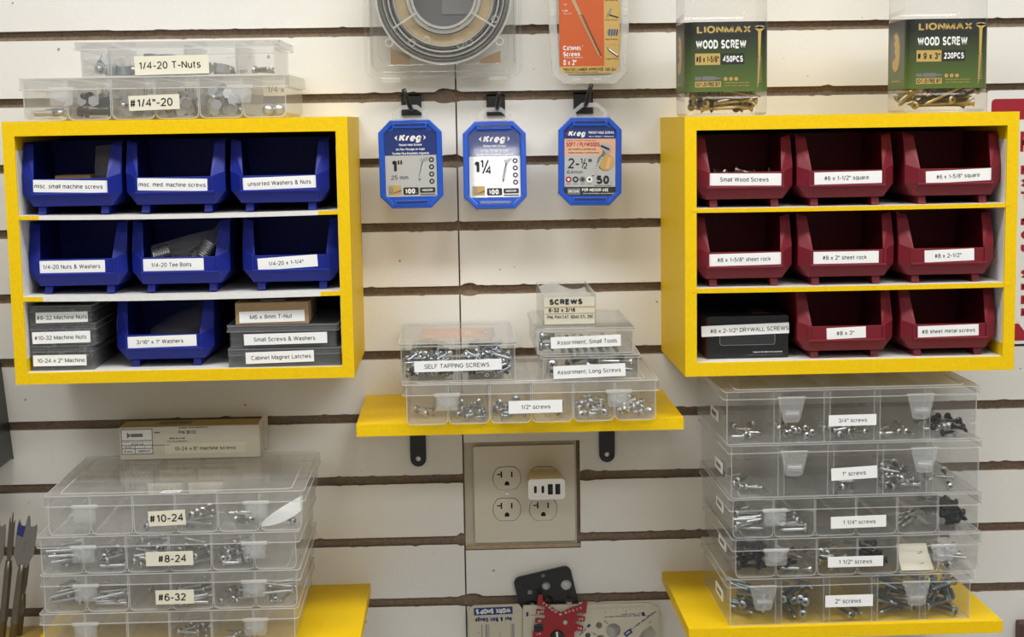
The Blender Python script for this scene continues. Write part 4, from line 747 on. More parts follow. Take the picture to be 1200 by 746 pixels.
# jars on the right cabinet
def jar(u0, u1, label, lines, scr, n, seed):
    Y = -182; X0, X1 = at(u0, 70, Y)[0], at(u1, 70, Y)[0]; w = (X1-X0)/2; D = 84
    th = thing('screw_jar', label, 'jar', ((X0+X1)/2, Y+D/2, RZ[1]+.3)); mb = MB(); prev = None
    prof = [(0, 4, 8), (1.2, 1.0, 10), (5, 0, 12), (24, 0, 12), (25, .6, 12), (99, .6, 12), (100, 0, 12), (128, 0, 12), (138, 4, 14), (146, 14, 18), (152, 16, 20), (168, 16, 20)]
    loops = [rrect(-w+i, w-i, -D/2+i, D/2-i, r, 6) for z, i, r in prof]; n_ = len(loops[0]); v = []
    for (z, i, r), lp in zip(prof, loops): v += [(x, y, z) for x, y in lp]
    fs = [(k*n_+i, k*n_+(i+1) % n_, (k+1)*n_+(i+1) % n_, (k+1)*n_+i) for k in range(len(prof)-1) for i in range(n_)]+[tuple(range(n_))[::-1]]
    mb.add(v, fs, 0, True)
    inn = rrect(-w+1.2, w-1.2, -D/2+1.2, D/2-1.2, 10, 6); mb.ring(rrect(-w+1, w-1, -D/2+1, D/2-1, 10, 6), inn, 1.4, 3, 'z'); mb.build('body', 'blister', th)
    MB().lathe([(165, w-12), (166, w-11), (184, w-11), (185, w-13)], 28, 0, 'z').build('lid', 'black', th)
    ol, il = rrect(-w-.25, w+.25, -D/2-.25, D/2+.25, 12, 6), rrect(-w+.3, w-.3, -D/2+.3, D/2-.3, 12, 6)
    mb = MB().ring(ol, il, 25.5, 99, 'z', 0)
    k = 2*w/93; y0 = -D/2-.3; f = Face(mb, (0, y0, 0))
    f.rect(-w+12, w-12, 83, 98, 4, .5); f.text('LIONMAX', -4*k, 91, 60*k, 7.6, 1, 2, .03); f.text('WOOD SCREW', -7*k, 75.5, 56*k, 9.2, 2, 2, .035)
    f.rect(-36*k, -8*k, 54, 66, 1, 1); f.text(lines[0], -22*k, 60, 25*k, 6.8, 3, 2, .03); f.rect(-7.4*k, 19*k, 54.4, 66, 4, 1); f.text(lines[1], 6*k, 60, 23*k, 6.6, 2, 2, .035)
    f.rect(-36*k, -7*k, 30.5, 36.5, 1, 1); f.text('T-25 FREE BIT!', -19*k, 33.5, 22*k, 4.4, 3, 2, .03); f.disc(-33*k, 33.5, 2, 3, 2); f.disc(-33*k, 33.5, 1.1, 1, 3)
    f.rect(-36*k, -29*k, 38, 41.5, 5, 1); f.rect(-28*k, -14*k, 37.5, 42, 5, 1); f.poly([(-14*k, 38.5), (-6*k, 39.3), (-6*k, 40), (-14*k, 41.2)], 5, 1)
    for i in range(3): f.disc((-2+6*i)*k, 39, 2, 1, 1); f.text('CAT'[i], (-2+6*i)*k, 39, None, 2, 4, 2)
    f.text('Choking Hazard, Small parts,', 11*k, 35, 28*k, 1.5, 1, 2, .02); f.text('not for children under 3 years.', 11*k, 32, 28*k, 1.5, 1, 2, .02)
    cx = 36*k; f.poly([(cx-5.5, 93), (cx+5.5, 93), (cx+5, 91.5), (cx+1.8, 88.5), (cx-1.8, 88.5), (cx-5, 91.5)], 1, 3); f.poly(circ(cx, 93, 1, 14), 1, 3); f.poly([(cx+5.5*math.cos(q/8*math.pi), 93+1.8*math.sin(q/8*math.pi)) for q in range(17)], 6, 3)
    f.poly([(cx-1.7, 88.6), (cx+1.7, 88.6), (cx+.9, 62), (cx-1.5, 62)], 1, 3); f.poly([(cx-1.2, 62), (cx+1, 62), (cx-1.2, 32), (cx-2.4, 28.5), (cx-2.2, 34)], 6, 3)
    for q in range(11): z = 61-2.5*q; f.poly([(cx-2.6, z-1), (cx+2.2, z+.4), (cx+2.0, z-.3), (cx-2.6, z-1.8)], 1, 4)
    g = Face(mb, (-w-.3, 0, 0), (0, -1, 0), (0, 0, 1)); g.disc(0, 66, 22, 5, 1, 28)
    g.poly([(-14, 50), (-4, 44), (8, 47), (14, 58), (15, 70), (10, 82), (0, 86), (-8, 83), (-2, 78), (-9, 76), (-3, 70), (-7, 66), (0, 62), (-6, 58), (-13, 56)], 1, 2); g.rect(-16, 14, 34, 35, 1, 1)
    mb.build('label', ['jarlabel', 'gold', 'wht', 'ink', 'dk', 'grey_ink', 'brass'], th)
    cx = (X0+X1)/2; cy = Y+D/2; q = w-3.5
    pile((cx-q, cx+q, cy-D/2+3.2, cy+D/2-3.2, RZ[1]+3.4), scr, n, 'yellow zinc wood screw lying in the '+seed[1], 'wood screws in the '+seed[1], 'screw', seed[0], tilt=seed[2], front=.55, rs=.95)
    return th
jar(803.5, 901, 'square clear jar of 450PCS wood screws with a green label, few left', ('#8 x 1-5/8"', '450PCS'), [S('flat', 40, 4.6, 'brass')], 46, (61, '450PCS jar', 22))
jar(1063, 1159.5, 'square clear jar of 230PCS wood screws with a green label, fuller one', ('# 9 x 3"', '230PCS'), [S('flat', 66, 4.8, 'brass')], 48, (62, '230PCS jar', 38))
o = bpy.data.objects.new('wood_screw', screw_mesh(S('flat', 66, 4.8, 'brass'))); COL.objects.link(o); x, z = at(1126, 38, -120); o.location = (x/1000, -.12, z/1000-.028+ZO); o.rotation_euler = (0, R(-72), .3); tag(o, 'lone screw standing point up behind the label of the 230PCS jar', 'screw')

# hanging packs: hooks and blue screw cases
def hook(u0, u1, v0, v1, tip, mid, label):
    X0, Z1 = at(u0, v0, -2); X1, Z0 = at(u1, v1, -2); th = thing('slatwall_hook', label, 'hook', ((X0+X1)/2, 0, (Z0+Z1)/2)); w, h = (X1-X0)/2, (Z1-Z0)/2
    MB().box(-w, w, -3.5, -.1, -h, h, 0, .6).box(-w, w, -3.5, 5, h-2.5, h, 0).build('back_plate', 'black', th)
    a = loc(th, at(*mid, -10)[0], -3, at(*mid, -10)[1]); b = loc(th, at(*mid, -75)[0], -75, at(*mid, -75)[1]); t = loc(th, at(*tip, -85)[0], -85, at(*tip, -85)[1])
    MB().tube([a, (b[0], -66, b[2]), (b[0]*.8+t[0]*.2, -72, b[2]*.85+t[2]*.15), ((b[0]+t[0])/2, -78, (b[2]+t[2])/2), t], 2.6, 10).build('peg', 'blackmetal', th)
    return th
hook(470, 494, 110, 135, (473, 105), (482, 128), 'black slatwall hook left of the wall seam')
hook(570, 592, 110, 135, (585, 108), (583, 126), 'black slatwall hook right of the wall seam, under the clamshell pack')
hook(672, 695, 108, 133, (693, 99), (687, 123), 'black slatwall hook directly under the orange screw pack')
def case(uc, vc, tabv, label, style, rotz, tilt):
    Y = -58; X, Z = at(uc, vc, Y); w, h = 36.3, 50.3; th = thing('screw_case', label, 'box', (X, Y+5, Z-h), rotz); th.rotation_euler = (R(tilt), 0, R(rotz)) if False else (R(tilt), R(style[3]), R(rotz))
    c = 14
    def oct_(i, c): return [(-w+i+c, i), (w-i-c, i), (w-i, i+c), (w-i, 2*h-i-c), (w-i-c, 2*h-i), (-w+i+c, 2*h-i), (-w+i, 2*h-i-c), (-w+i, i+c)]
    MB().prism(oct_(.4, 13), 1, 39, 'y').build('container', 'blister', th, bevel=1.5)
    MB().ring(oct_(0, c), oct_(6.5, 9), -5, 1, 'y').prism(oct_(6, 9), -2.6, 1, 'y').build('lid', 'kblue', th, bevel=1.1)
    for z in (4.5, 2*h-8): MB().box(-20, 20, -5.6, -3.5, z-1.6, z+4.6, 0, .5).build('lid_ridge', 'kblue', th)
    for z in (7.2, 2*h-5.4): MB().box(-17.5, 17.5, -5.9, -5.5, z-1.6, z+1.2, 0).build('slot', 'knavy', th)
    MB().prism([(-20, 2*h-1), (20, 2*h-1), (20, 2*h+7), (9, 2*h+17), (-9, 2*h+17), (-20, 2*h+7)], 5, 6, 'y', caps=False).ring([(-20, 2*h-1), (20, 2*h-1), (20, 2*h+8), (9, 2*h+17), (-9, 2*h+17), (-20, 2*h+8)], [(-15, 2*h+2), (15, 2*h+2), (16, 2*h+6), (8, 2*h+12), (-8, 2*h+12), (-16, 2*h+6)], 5, 6.4, 'y').build('hang_tab', 'frost', th)
    mb = MB(); y = -2.75; f = Face(mb, (0, y, h)); W_ = 29.3
    mats = ['knavy', 'wht', 'ink', 'kgrey', 'grey_ink', 'steel', 'peach', 'signred', 'tan', 'dk']
    if style[0] == 'a':
        f.rect(-W_, W_, 10, 38, 0, 1); f.rect(-W_, W_, -37, 10, 3, 1)
        f.text('Kreg', 0, 30, 26, 8.2, 1, 2, .05, .25); f.poly([(-18, 30), (-14.5, 33), (-15.5, 30), (-14.5, 27)], 1, 2); f.poly([(18, 30), (15, 33), (16, 30), (15, 27)], 1, 2)
        f.text('Pocket-Hole Screws', 0, 22, 26, 2.6, 1, 2, .03, .2); f.text('Vis Pour Perçage en Angle', 0, 17, 33, 2.6, 1, 2, .03, .2); f.text('Tornillos Para Ensambles Angulares', 0, 12.3, 42, 2.6, 1, 2, .03, .2)
        if style[1] == '1': f.text('1', -19, -2, None, 15, 2, 2, .035); f.text('"', -12.5, -2, None, 15, 2, 2, .01); f.text('25 mm', -13.5, -15, 20, 5, 2, 2, .01)
        else: f.text('1', -20.5, -2, None, 15, 2, 2, .035); f.text('¼', -10.5, -2, None, 17, 2, 2, .02)
        f.poly([(8, -16), (9, -20.5), (11, -17), (15, 3), (12.5, 3)], 4, 2); f.poly([(10, 5), (19, 8.4), (20, 5), (15, 2), (11.5, 2.6)], 5, 3)
        for q in range(8): f.line([(8.4+q*.75, -16+q*2.3), (11.4+q*.6, -14.6+q*2.3)], .8, 1, 3)
        for q in range(4): f.disc(23.5, 4.5-8.2*q, 3, 2, 2); f.disc(23.5, 4.5-8.2*q, 1.5, 3, 3, 6)
        f.rect(-26.5, -12, -35, -24, 8, 2); f.rect(-26.5, -21, -33, -24, 1, 2); f.poly([(-26, -34.5), (-12, -31), (-12, -28.5)], 4, 3)
        f.poly(rrect(-9.5, 8, -35, -26.5, 1.5), 9, 2); f.text('100.', -.7, -30.8, 13, 6, 1, 3, .05); f.poly(rrect(9.5, 27, -33, -27, 1), 9, 2); f.text('INDOOR', 18.2, -30, 12, 2.4, 1, 3, .03); f.rect(9.5, 27, -36, -34, 4, 2)
    else:
        f.rect(-W_, W_, 26, 39, 0, 1); f.rect(-W_, W_, 7, 26, 6, 1); f.rect(-W_, W_, -29, 7, 3, 1); f.rect(-W_, W_, -39, -29, 9, 1)
        f.text('Kreg', -15, 32, 20, 6.4, 1, 2, .05, .25); f.poly([(-27.5, 32), (-25.2, 34), (-25.9, 32), (-25.2, 30)], 7, 2); f.text('POCKET-HOLE SCREWS', 13, 33, 29, 2.8, 1, 2, .03); f.text('VIS A TROUS / TORNILLOS', 13, 28.5, 29, 1.4, 1, 2, .02)
        f.text('SOFT / PLYWOODS', -8, 19.5, 38, 5, 7, 2, .04); f.text('Coarse Thread, Filetage gros', -10, 24, 34, 1.5, 7, 2, .02); f.text('BOIS TENDRES & CONTREPLAQUE', -9, 14, 32, 1.8, 2, 2, .03); f.text('MADERAS BLANDAS Y CONTRACHAPADA', -7, 10, 36, 1.6, 2, 2, .03)
        f.text('2-½"', -12, -2, 28, 12, 2, 2, .018); f.text('64mm', -17.5, -12, 18, 4, 2, 2, .01)
        for q, cc in enumerate((7, 9, 4, 1)): f.disc(-24.5+8*q, -20.5, 3.5, cc, 2); f.disc(-24.5+8*q, -20.5, 1.8, (1, 3, 9, 9)[q], 3, 5); f.rect(-27+8*q, -22+8*q, -26, -25.2, 4, 2)
        f.text('50.', 16.5, -21, 18, 10, 2, 2, .05); f.text('Gold bits included', 15, -27.6, 20, 1.5, 2, 2, .02)
        f.disc(18, -1, 10, 4, 1.5, 24); f.disc(19, -1, 9.2, 8, 2, 24); f.poly([(18, -8), (22, -8), (24, 4), (21, 5)], 6, 3)
        f.poly([(2, -17), (4.4, -17), (20, 14), (16, 15)], 4, 4); f.poly([(11, 17.5), (15, 22), (25, 17), (23.5, 11), (18, 10)], 5, 5); f.poly([(13, 19), (23, 14.5), (21.5, 12.5), (12, 17)], 2, 6)
        for q in range(9): f.line([(2.6+q*1.25, -14.5+q*2.3), (6+q*1.15, -14+q*2.3)], .9, 1, 5)
        f.rect(-26, -11, -38, -30.5, 4, 2); f.text('DRIVE SQUARE', -18.5, -34, 12, 3.2, 1, 3, .03); f.text('FOR INDOOR USE', 6, -32.5, 30, 3.6, 1, 2, .04); f.text("POUR USAGE INTERIEUR / USO EN INTERIORES", 10, -36.6, 36, 1.2, 1, 2, .02)
    mb.build('label', mats, th)
    mb = MB(); f = Face(mb, (-w+.25, 22, 14), (0, -1, 0), (0, 0, 1)); f.text('Kreg', 0, 0, 22, None, 0, 1, .04, .25); mb.build('side_lettering', 'ink', th)
    mb = MB(); rnd = random.Random(uc)
    L, d = style[2]; base = screw_mesh(('pan', L, d, 'steel')); bv = [v.co*1000 for v in base.vertices]; bf = [tuple(p.vertices) for p in base.polygons]
    return th
case(481.8, 192.3, 126, 'blue-lidded screw case marked 1" and 25 mm, hanging on the left hook', ('a', '1', (25, 4), -.4), 0, -1)
case(580, 193.5, 126, 'blue-lidded screw case marked 1 1/4" hanging on the middle hook', ('a', '2', (32, 4), 0), 0, -7)
case(691, 189.3, 122, 'blue-lidded screw case marked 2-1/2" and 50, hanging on the right hook', ('b', '3', (60, 5), .8), -2, -2)

# orange cabinet screw pack
X, Z = at(691, 98, -45); op = thing('screw_pack', 'clear hanging pack with an orange Cabinet Screws 8 x 2" card', 'box', (X, -23, Z))
W_ = 46; Ht = 150
def oo(i, c): return [(-W_+i+c+(4), i), (W_-i-c-4, i), (W_-i-3, i+c), (W_-i, 70), (W_-i, Ht-i), (-W_+i, Ht-i), (-W_+i, 70), (-W_+i+3, i+c)]
MB().ring(oo(0, 12), oo(9, 9), -22, -17, 'y').build('rim', 'frost', op, bevel=1.2)
MB().prism(oo(6, 11), -17, 18, 'y').build('container', 'blister', op, bevel=2)
mb = MB().box(-31, 31, -16.8, -16.2, 13, 150, 0); 
mb = MB(); f = Face(mb, (0, -17.2, 0))
f.rect(-34, 17.5, 20, 146, 0, 1); f.rect(17.5, 36, 20, 146, 1, 1); f.rect(-34, 36, 12, 20, 1, 1); mb.box(-34, 36, -17.1, -16.6, 12, 146, 1)
f.text('Cabinet', -19.5, 41, 20, 5.4, 3, 2, .03); f.text('™', -7, 42, None, 3, 3, 2); f.text('Screws', -20, 34, 19, 5.2, 3, 2, .03); f.text('8 x 2"', -22, 24.6, 15, 6, 3, 2, .03); f.text('Tornillos para gabinetes', -18, 30, 22, 1.2, 3, 2, .01)
f.text('TREATED LUMBER APPROVED', -7, 16.4, 46, 3.4, 2, 2, .03); f.text('Aprobado para madera tratada', -10, 13.4, 40, 1.3, 2, 2, .02); f.text('100 Qty', 25, 16, 13, 3.8, 2, 2, .03); f.rect(15, 15.5, 13, 19, 2, 2)
f.text('1-1/4', -27, 83, 6, 2.4, 3, 2, .02); f.text('#8 x 2 in', -24, 80, 9, 1.5, 3, 2); f.text('T-25', -27, 90, 4, 2, 3, 2)
f.poly([(-24.5, 105), (-21, 107), (13, 32), (15, 28.5), (13, 30), (10.5, 33)], 4, 3); f.poly([(-30, 103), (-17, 110), (-18, 106), (-22, 102), (-26, 101)], 4, 4)
for q in range(22): f.line([(-10+q*1.05, 78-q*2.15), (-5.5+q*.98, 76.6-q*2.15)], .8, 2, 4)
for q in range(4):
    z = 44+22*q; f.rect(17.5, 36, z-.25, z+.25, 4, 2)
    zc = z-9.5
    if q == 0: f.poly([(21, zc+7), (34, zc-3), (33, zc-5), (22, zc+3)], 2, 3); f.poly([(22, zc+6), (33, zc-2), (33, zc-3.4), (23, zc+3.6)], 3, 4)
    elif q == 1:
        f.poly([(20, zc+1), (23, zc+6), (34, zc+4), (33, zc-2), (24, zc-3)], 5, 3)
        for e in range(4): f.line([(23+3*e, zc-2), (24+3*e, zc+5)], 1, 2, 4)
    elif q == 2: f.line([(21, zc), (34, zc-4)], 1.6, 2, 3); f.poly([(20, zc-3), (22, zc-4), (27, zc+6), (25, zc+7)], 5, 4)
    else: f.disc(27, zc+2, 6, 5, 3); f.disc(27, zc+2, 3.5, 4, 4); f.rect(20, 34, zc-3, zc-1, 2, 4)
    f.text(('Auger Point', 'Deep Threads', 'Star Drive', 'Self Setting')[q], 26, zc-6.4, 14, 1.6, 2, 2, .02)
mb.build('card', ['orange', 'tan', 'ink', 'wht', 'brass', 'bitgrey'], op)
mb = MB()
for x0 in (-20, 4): mb.box(x0, x0+9, -22.4, -21.5, 3.0, 6.2, 0, .5)
for s in (-1, 1): mb.box(s*42-3, s*42+3, -23.5, -21, 76, 84, 0, 1); mb.box(s*40.5-1.5, s*40.5+1.5, -23, -21, 20, 32, 0, .5)
mb.build('clip', 'frost', op)
for i in range(26):
    pass

# coiled cable in a clear clamshell
cxu, cyv = 519.6, -4.7; X, Z = at(cxu, cyv, -40); X0, Zb = at(427.5, 93, -45); X1 = at(612.5, 93, -45)[0]; w = (X1-X0)/2; zc = Z-Zb
cp = thing('clamshell_pack', 'clear clamshell pack with a round grey coil, above the blue cases', 'box', ((X0+X1)/2, -25, Zb)); xc = X-(X0+X1)/2
MB().ring(rrect(-w, w, 0, 2*zc, 12), rrect(-w+3, w-3, 3, 2*zc-3, 10), -6, 0, 'y').ring(rrect(-w+8, w-8, 7, 2*zc-8, 12), rrect(-w+9.2, w-9.2, 8.2, 2*zc-9, 11), -20, -1, 'y').prism(rrect(-w+8, w-8, 7, 2*zc-8, 12), -21, -20, 'y').ring(rrect(-w+16, w-16, 15, 2*zc-16, 14), rrect(-w+17, w-17, 16, 2*zc-17, 13), -22.5, -21, 'y').prism(rrect(-w+5, w-5, 4, 2*zc-5, 10), 8, 22, 'y').build('shell', 'blister', cp, bevel=.8)
mb = MB()
for s in (-1, 1): mb.box(s*(w-28)-11, s*(w-28)+11, -7, 0, -3.2, 1.5, 0, 1)
mb.build('foot', 'frost', cp)
mb = MB()
k = sc(520, 0, -40)
for ri, ro, y in ((36, 39, -27), (40, 44, -24), (57.5, 59, -26), (64, 65.5, -25.5), (70, 71, -25.5), (77.5, 80, -24)): mb.ring([(xc+ro*k*math.cos(q), zc+ro*k*math.sin(q)) for q in np.linspace(0, 6.28318, 72)[:-1]], [(xc+ri*k*math.cos(q), zc+ri*k*math.sin(q)) for q in np.linspace(0, 6.28318, 72)[:-1]], y, y+5, 'y')
for q in (-32, -148): c_, s_ = math.cos(R(q)), math.sin(R(q)); mb.prism([(xc+c_*38*k-s_*1.1, zc+s_*38*k+c_*1.1), (xc+c_*70*k-s_*1.1, zc+s_*70*k+c_*1.1), (xc+c_*70*k+s_*1.1, zc+s_*70*k-c_*1.1), (xc+c_*38*k+s_*1.1, zc+s_*38*k-c_*1.1)], -27, -24, 'y')
for s, q in ((1, -42), (-1, -138)): mb.ring(circ(xc+math.cos(R(q))*87*k, zc+math.sin(R(q))*80*k, 5, 18), circ(xc+math.cos(R(q))*87*k, zc+math.sin(R(q))*80*k, 3.6, 18), -24, -21, 'y')
for q, r in ((-112, 55), (-62, 62), (-125, 66), (-25, 66), (-72, 60)): mb.ring(circ(xc+math.cos(R(q))*r*k, zc+math.sin(R(q))*r*k, 4.2, 16), circ(xc+math.cos(R(q))*r*k, zc+math.sin(R(q))*r*k, 3.2, 16), -26, -22, 'y')
mb.build('hub_moulding', 'frost', cp)
mb = MB()
for i in range(8): rr_ = (60+i*2.4)*k; mb.tube([(xc+rr_*math.cos(q), -10+(i % 2)*4, zc+rr_*math.sin(q)) for q in np.linspace(0, 6.28318, 73)], 2.1, 6)
co = mb.build('cable_coil', 'coilgrey', loc=((X0+X1)/2, -25, Zb)); tag(co, 'grey cable coiled in a ring inside the clear clamshell pack', 'cable')
mb = MB().ring([(xc+56.8*k*math.cos(q), zc+56.8*k*math.sin(q)) for q in np.linspace(0, 6.28318, 72)[:-1]], [(xc+45*k*math.cos(q), zc+45*k*math.sin(q)) for q in np.linspace(0, 6.28318, 72)[:-1]], -16, 4, 'y'); bo = mb.build('paper_band', 'coiltan', loc=((X0+X1)/2, -25, Zb)); tag(bo, 'tan paper ring inside the grey cable coil', 'paper')
mb = MB().prism([(xc+36*k*math.cos(q), zc+36*k*math.sin(q)) for q in np.linspace(0, 6.28318, 48)[:-1]], -4, -2, 'y').box(xc-2, xc+34, -5, -4, zc-20, zc+24, 1); do = mb.build('leaflet', ['tape', 'coilgrey'], loc=((X0+X1)/2, -25, Zb)); tag(do, 'dark grey leaflet in the middle of the coil pack', 'leaflet')
for s, m_ in ((-1, 'card'), (1, 'card')):
    o = MB().prism([(0, 0), (22, 0), (22, 10), (0, 19)] if s < 0 else [(0, 0), (24, 0), (24, 14), (8, 8), (0, 4)], 1, 6, 'y').build('cardboard_insert', m_, loc=((X0+X1)/2+(-61 if s < 0 else 42), -25, Zb+17)); tag(o, 'brown cardboard corner at the lower %s of the coil pack' % ('left' if s < 0 else 'right'), 'cardboard')

# ------------------------------------------------------------------ small things in the left cabinet
zb = LZ[0]+12.6
def small_box(name, label, u0, u1, Y, D, z0, z1, text, t0, t1, lu0, lu1, lv, hp, rot, mt, lip=0, rz=0, tm='paper', cat='box'):
    X0, X1 = max(at(u0, lv, Y)[0], LX[0]+14), min(at(u1, lv, Y)[0], LX[1]-13.8); w = (X1-X0)/2; th = thing(name, label, cat, ((X0+X1)/2, Y+D/2, z0), rz); h = z1-z0
    if mt == 'card':
        MB().box(-w, w, -D/2, D/2, 0, h, 0, .4).box(-w+2, w+.6, -D/2+1.5, D/2, h-1.4, h+.3, 0).box(w-.2, w+1.4, -D/2+8, D/2, 2, h-.2, 0).build('body', mt, th)
        MB().box(-14, 12, -D/2+14, -D/2+30, h+.3, h+.6).build('tape', 'paper', th)
    else:
        mb = MB().ring(rrect(-w+lip, w-lip, -D/2+lip, D/2-lip, 3), rrect(-w+lip+1, w-lip-1, -D/2+lip+1, D/2-lip-1, 2), .2, h-3, 'z').prism(rrect(-w+lip, w-lip, -D/2+lip, D/2-lip, 3), .2, 1.2, 'z'); mb.build('tray', mt, th)
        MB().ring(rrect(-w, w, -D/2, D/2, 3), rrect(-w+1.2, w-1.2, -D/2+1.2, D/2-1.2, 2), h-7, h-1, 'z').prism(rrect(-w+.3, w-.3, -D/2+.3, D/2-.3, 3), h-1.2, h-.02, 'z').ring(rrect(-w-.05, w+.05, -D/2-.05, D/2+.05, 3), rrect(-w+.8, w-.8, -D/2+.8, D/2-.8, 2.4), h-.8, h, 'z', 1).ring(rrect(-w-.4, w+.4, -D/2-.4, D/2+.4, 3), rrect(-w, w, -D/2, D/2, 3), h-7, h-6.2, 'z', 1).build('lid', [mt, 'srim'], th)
    sticker(th, Y, lu0, lu1, lv, hp, text, t0, t1, rot, yl=-D/2-.5, mat=tm)
    return (X0+X1)/2, w, Y, D
q3 = small_box('parts_box', 'smoky clear box labelled 10-24 x 2" Machine, bottom of the left pile', 35, 110, -190, 125, zb, zb+26.6, '10-24 x 2" Machine', 44, 100, 39, 101.5, 422, 13, 0, 'smoke')
q2 = small_box('parts_box', 'smoky clear box labelled #10-32 Machine Nuts, middle of the left pile', 31.5, 113, -190, 125, zb+27, zb+50.6, '#10-32 Machine Nuts', 41, 101.5, 38, 106, 395, 14, .6, 'smoke')
q1 = small_box('parts_box', 'smoky clear box labelled #8-32 Machine Nuts, top of the left pile', 30, 108, -190, 125, zb+51, zb+69.4, '#8-32 Machine Nuts', 43.5, 102, 42, 103, 371.5, 12.5, .4, 'smoke')
pile((q3[0]-q3[1]+5, q3[0]+q3[1]-5, -186, -135, zb+1.6), [S('machine', 34, 4.8)], 22, 'silver machine screw in the 10-24 x 2" box of the blue-bin cabinet', 'machine screws in the 10-24 x 2" box', 'screw', 71)
pile((q2[0]-q2[1]+5, q2[0]+q2[1]-5, -186, -135, zb+28.6), [S('nut', 3.2, 5)], 26, 'small steel nut in the #10-32 Machine Nuts box', 'nuts in the #10-32 box', 'nut', 72)
pile((q1[0]-q1[1]+5, q1[0]+q1[1]-5, -186, -135, zb+52.6), [S('nut', 3, 4.4)], 20, 'small steel nut in the #8-32 Machine Nuts box', 'nuts in the #8-32 box', 'nut', 73)
small_box('parts_box', 'flat smoky box labelled Cabinet Magnet Latches on the cabinet bottom', 267, 400, -196, 140, zb, zb+19.6, 'Cabinet Magnet Latches', 294.5, 364.5, 288, 368, 418, 13.5, 1, 'smoke', 0)
small_box('parts_box', 'flat smoky box labelled Small Screws & Washers under the brown carton', 266, 397, -194, 140, zb+20, zb+44.6, 'Small Screws & Washers', 297.5, 369.5, 286, 383.5, 396.5, 13, .6, 'smoke', 2.5)
small_box('cardboard_box', 'small brown cardboard box labelled M6 x 8mm T-Nut', 275, 361, -190, 100, zb+45, zb+68.4, 'M6 x 8mm T-Nut', 293, 342, 280.5, 357, 370.5, 13.5, .6, 'card', 0, 1)

# drywall screws box in the right cabinet
Y = -178; X0, X1 = at(828.5, 400, Y)[0], at(924, 400, Y)[0]; w = (X1-X0)/2; dz = thing('screw_carton', 'black carton labelled #8 x 2-1/2" DRYWALL SCREWS in the red-bin cabinet', 'carton', ((X0+X1)/2, Y+60, zr3+.2)); h = 46
MB().box(-w, w, -60, 60, 0, h, 0, .6).box(-w-.4, -w, -59, 59, 1, h-2, 1).box(-w+1, w-1, -60.4, -20, h, h+.5, 0).box(10, 26, -40, 10, h+.5, h+.7, 1).build('body', ['cblack', 'maroon'], dz)
MB().ring(rrect(-31, 30, 14.5, 29.5, 3), rrect(-30.4, 29.4, 15.1, 28.9, 2.6), -60.8, -60, 'y', 1).prism(rrect(-30.4, 29.4, 15.1, 28.9, 2.6), -60.4, -60, 'y', 0).build('window', ['lens', 'grey_ink'], dz)
mb = MB(); f = Face(mb, (0, -60.1, 0)); f.text('Image on this label is not actual size', 22, 6.8, 32, 1.6, 0, 1, .02); f.text('La imagen en esta etiqueta no es de tamano real', 18, 3.8, 40, 1.3, 1, 1, .01); mb.build('printing', ['wht', 'grey_ink'], dz)
sticker(dz, Y, 822, 924.5, 386, 12.5, '#8 x 2-1/2" DRYWALL SCREWS', 832.5, 924, 1.4, yl=-60.7)

# bags and loose screws in the bins
def bag(text, pts, label, mt='bag', seed=1):
    X, Y, Z = BINS[text]; rnd = random.Random(seed); n = len(pts); v = []; m_ = 8
    for i, (xb, zb_, xt, zt2, y) in enumerate(pts):
        for j in range(m_+1):
            t = j/m_; b = math.sin(math.pi*t)*6; v.append((xb+(xt-xb)*t+rnd.uniform(-.6, .6), y+t*14-b+rnd.uniform(-1.2, 1.2), zb_+(zt2-zb_)*t+rnd.uniform(-.5, .5)))
    f = [(i*(m_+1)+j, (i+1)*(m_+1)+j, (i+1)*(m_+1)+j+1, i*(m_+1)+j+1) for i in range(n-1) for j in range(m_)]
    bm = bmesh.new(); bv = [bm.verts.new(p) for p in v]
    for q in f: bm.faces.new([bv[i] for i in q])
    bmesh.ops.recalc_face_normals(bm, faces=bm.faces[:]); bmesh.ops.solidify(bm, geom=bm.faces[:], thickness=7)
    o = MB().bm(bm, 0, False).build('plastic_bag', mt, loc=(X, Y, Z)); tag(o, label, 'bag'); return o
bag('1/4-20 Tee Bolts', [(-36, 14, -36, 48, -40), (-28, 14, -26, 50, -40), (-14, 14, -12, 54, -38), (0, 14, 2, 58, -38), (14, 14, 16, 61, -38), (28, 14, 30, 64, -36), (36, 18, 37, 72, -34)], 'clear bag of tee bolts in the 1/4-20 Tee Bolts bin', seed=2)
for k, (x, z, a) in enumerate(((-22, 40, 15), (27, 44, 55), (18, 38, 30))):
    X, Y, Z = BINS['1/4-20 Tee Bolts']; mb = MB().lathe([(q, (9.5, 8.4)[i % 2]) for i, q in enumerate(np.linspace(-9, 9, 15))], 18, 0, smooth=False); o = mb.build('tee_bolt', 'steel', loc=(X+x, Y-48-(k == 2)*-12, Z+z)); o.rotation_euler = (0, R(-a), .2); tag(o, 'ribbed silver tee bolt in the clear bag, blue bin', 'bolt', 'tee bolts in the clear bag')
bag('misc. small machine screws', [(18, 14, 18, 70, -30), (24, 14, 26, 71, -34), (32, 14, 34, 72, -36), (37, 14, 38, 70, -34)], 'clear bag at the right of the misc. small machine screws bin', seed=3)
X, Y, Z = BINS['misc. small machine screws']; tag(MB().box(-20, 18, -20, 20, 0, 30, 0, .6).build('small_carton', 'card', loc=(X-2, Y-20, Z+10.4)), 'brown carton just showing in the misc. small machine screws bin', 'carton')
bag('3/16" x 1" Washers', [(-26, 12, -24, 36, -20), (-12, 12, -10, 44, -20), (4, 12, 6, 52, -20), (20, 12, 22, 58, -18), (32, 14, 34, 64, -16)], 'dark smoky bag slumped in the 3/16" x 1" Washers bin', 'smoke', 5)
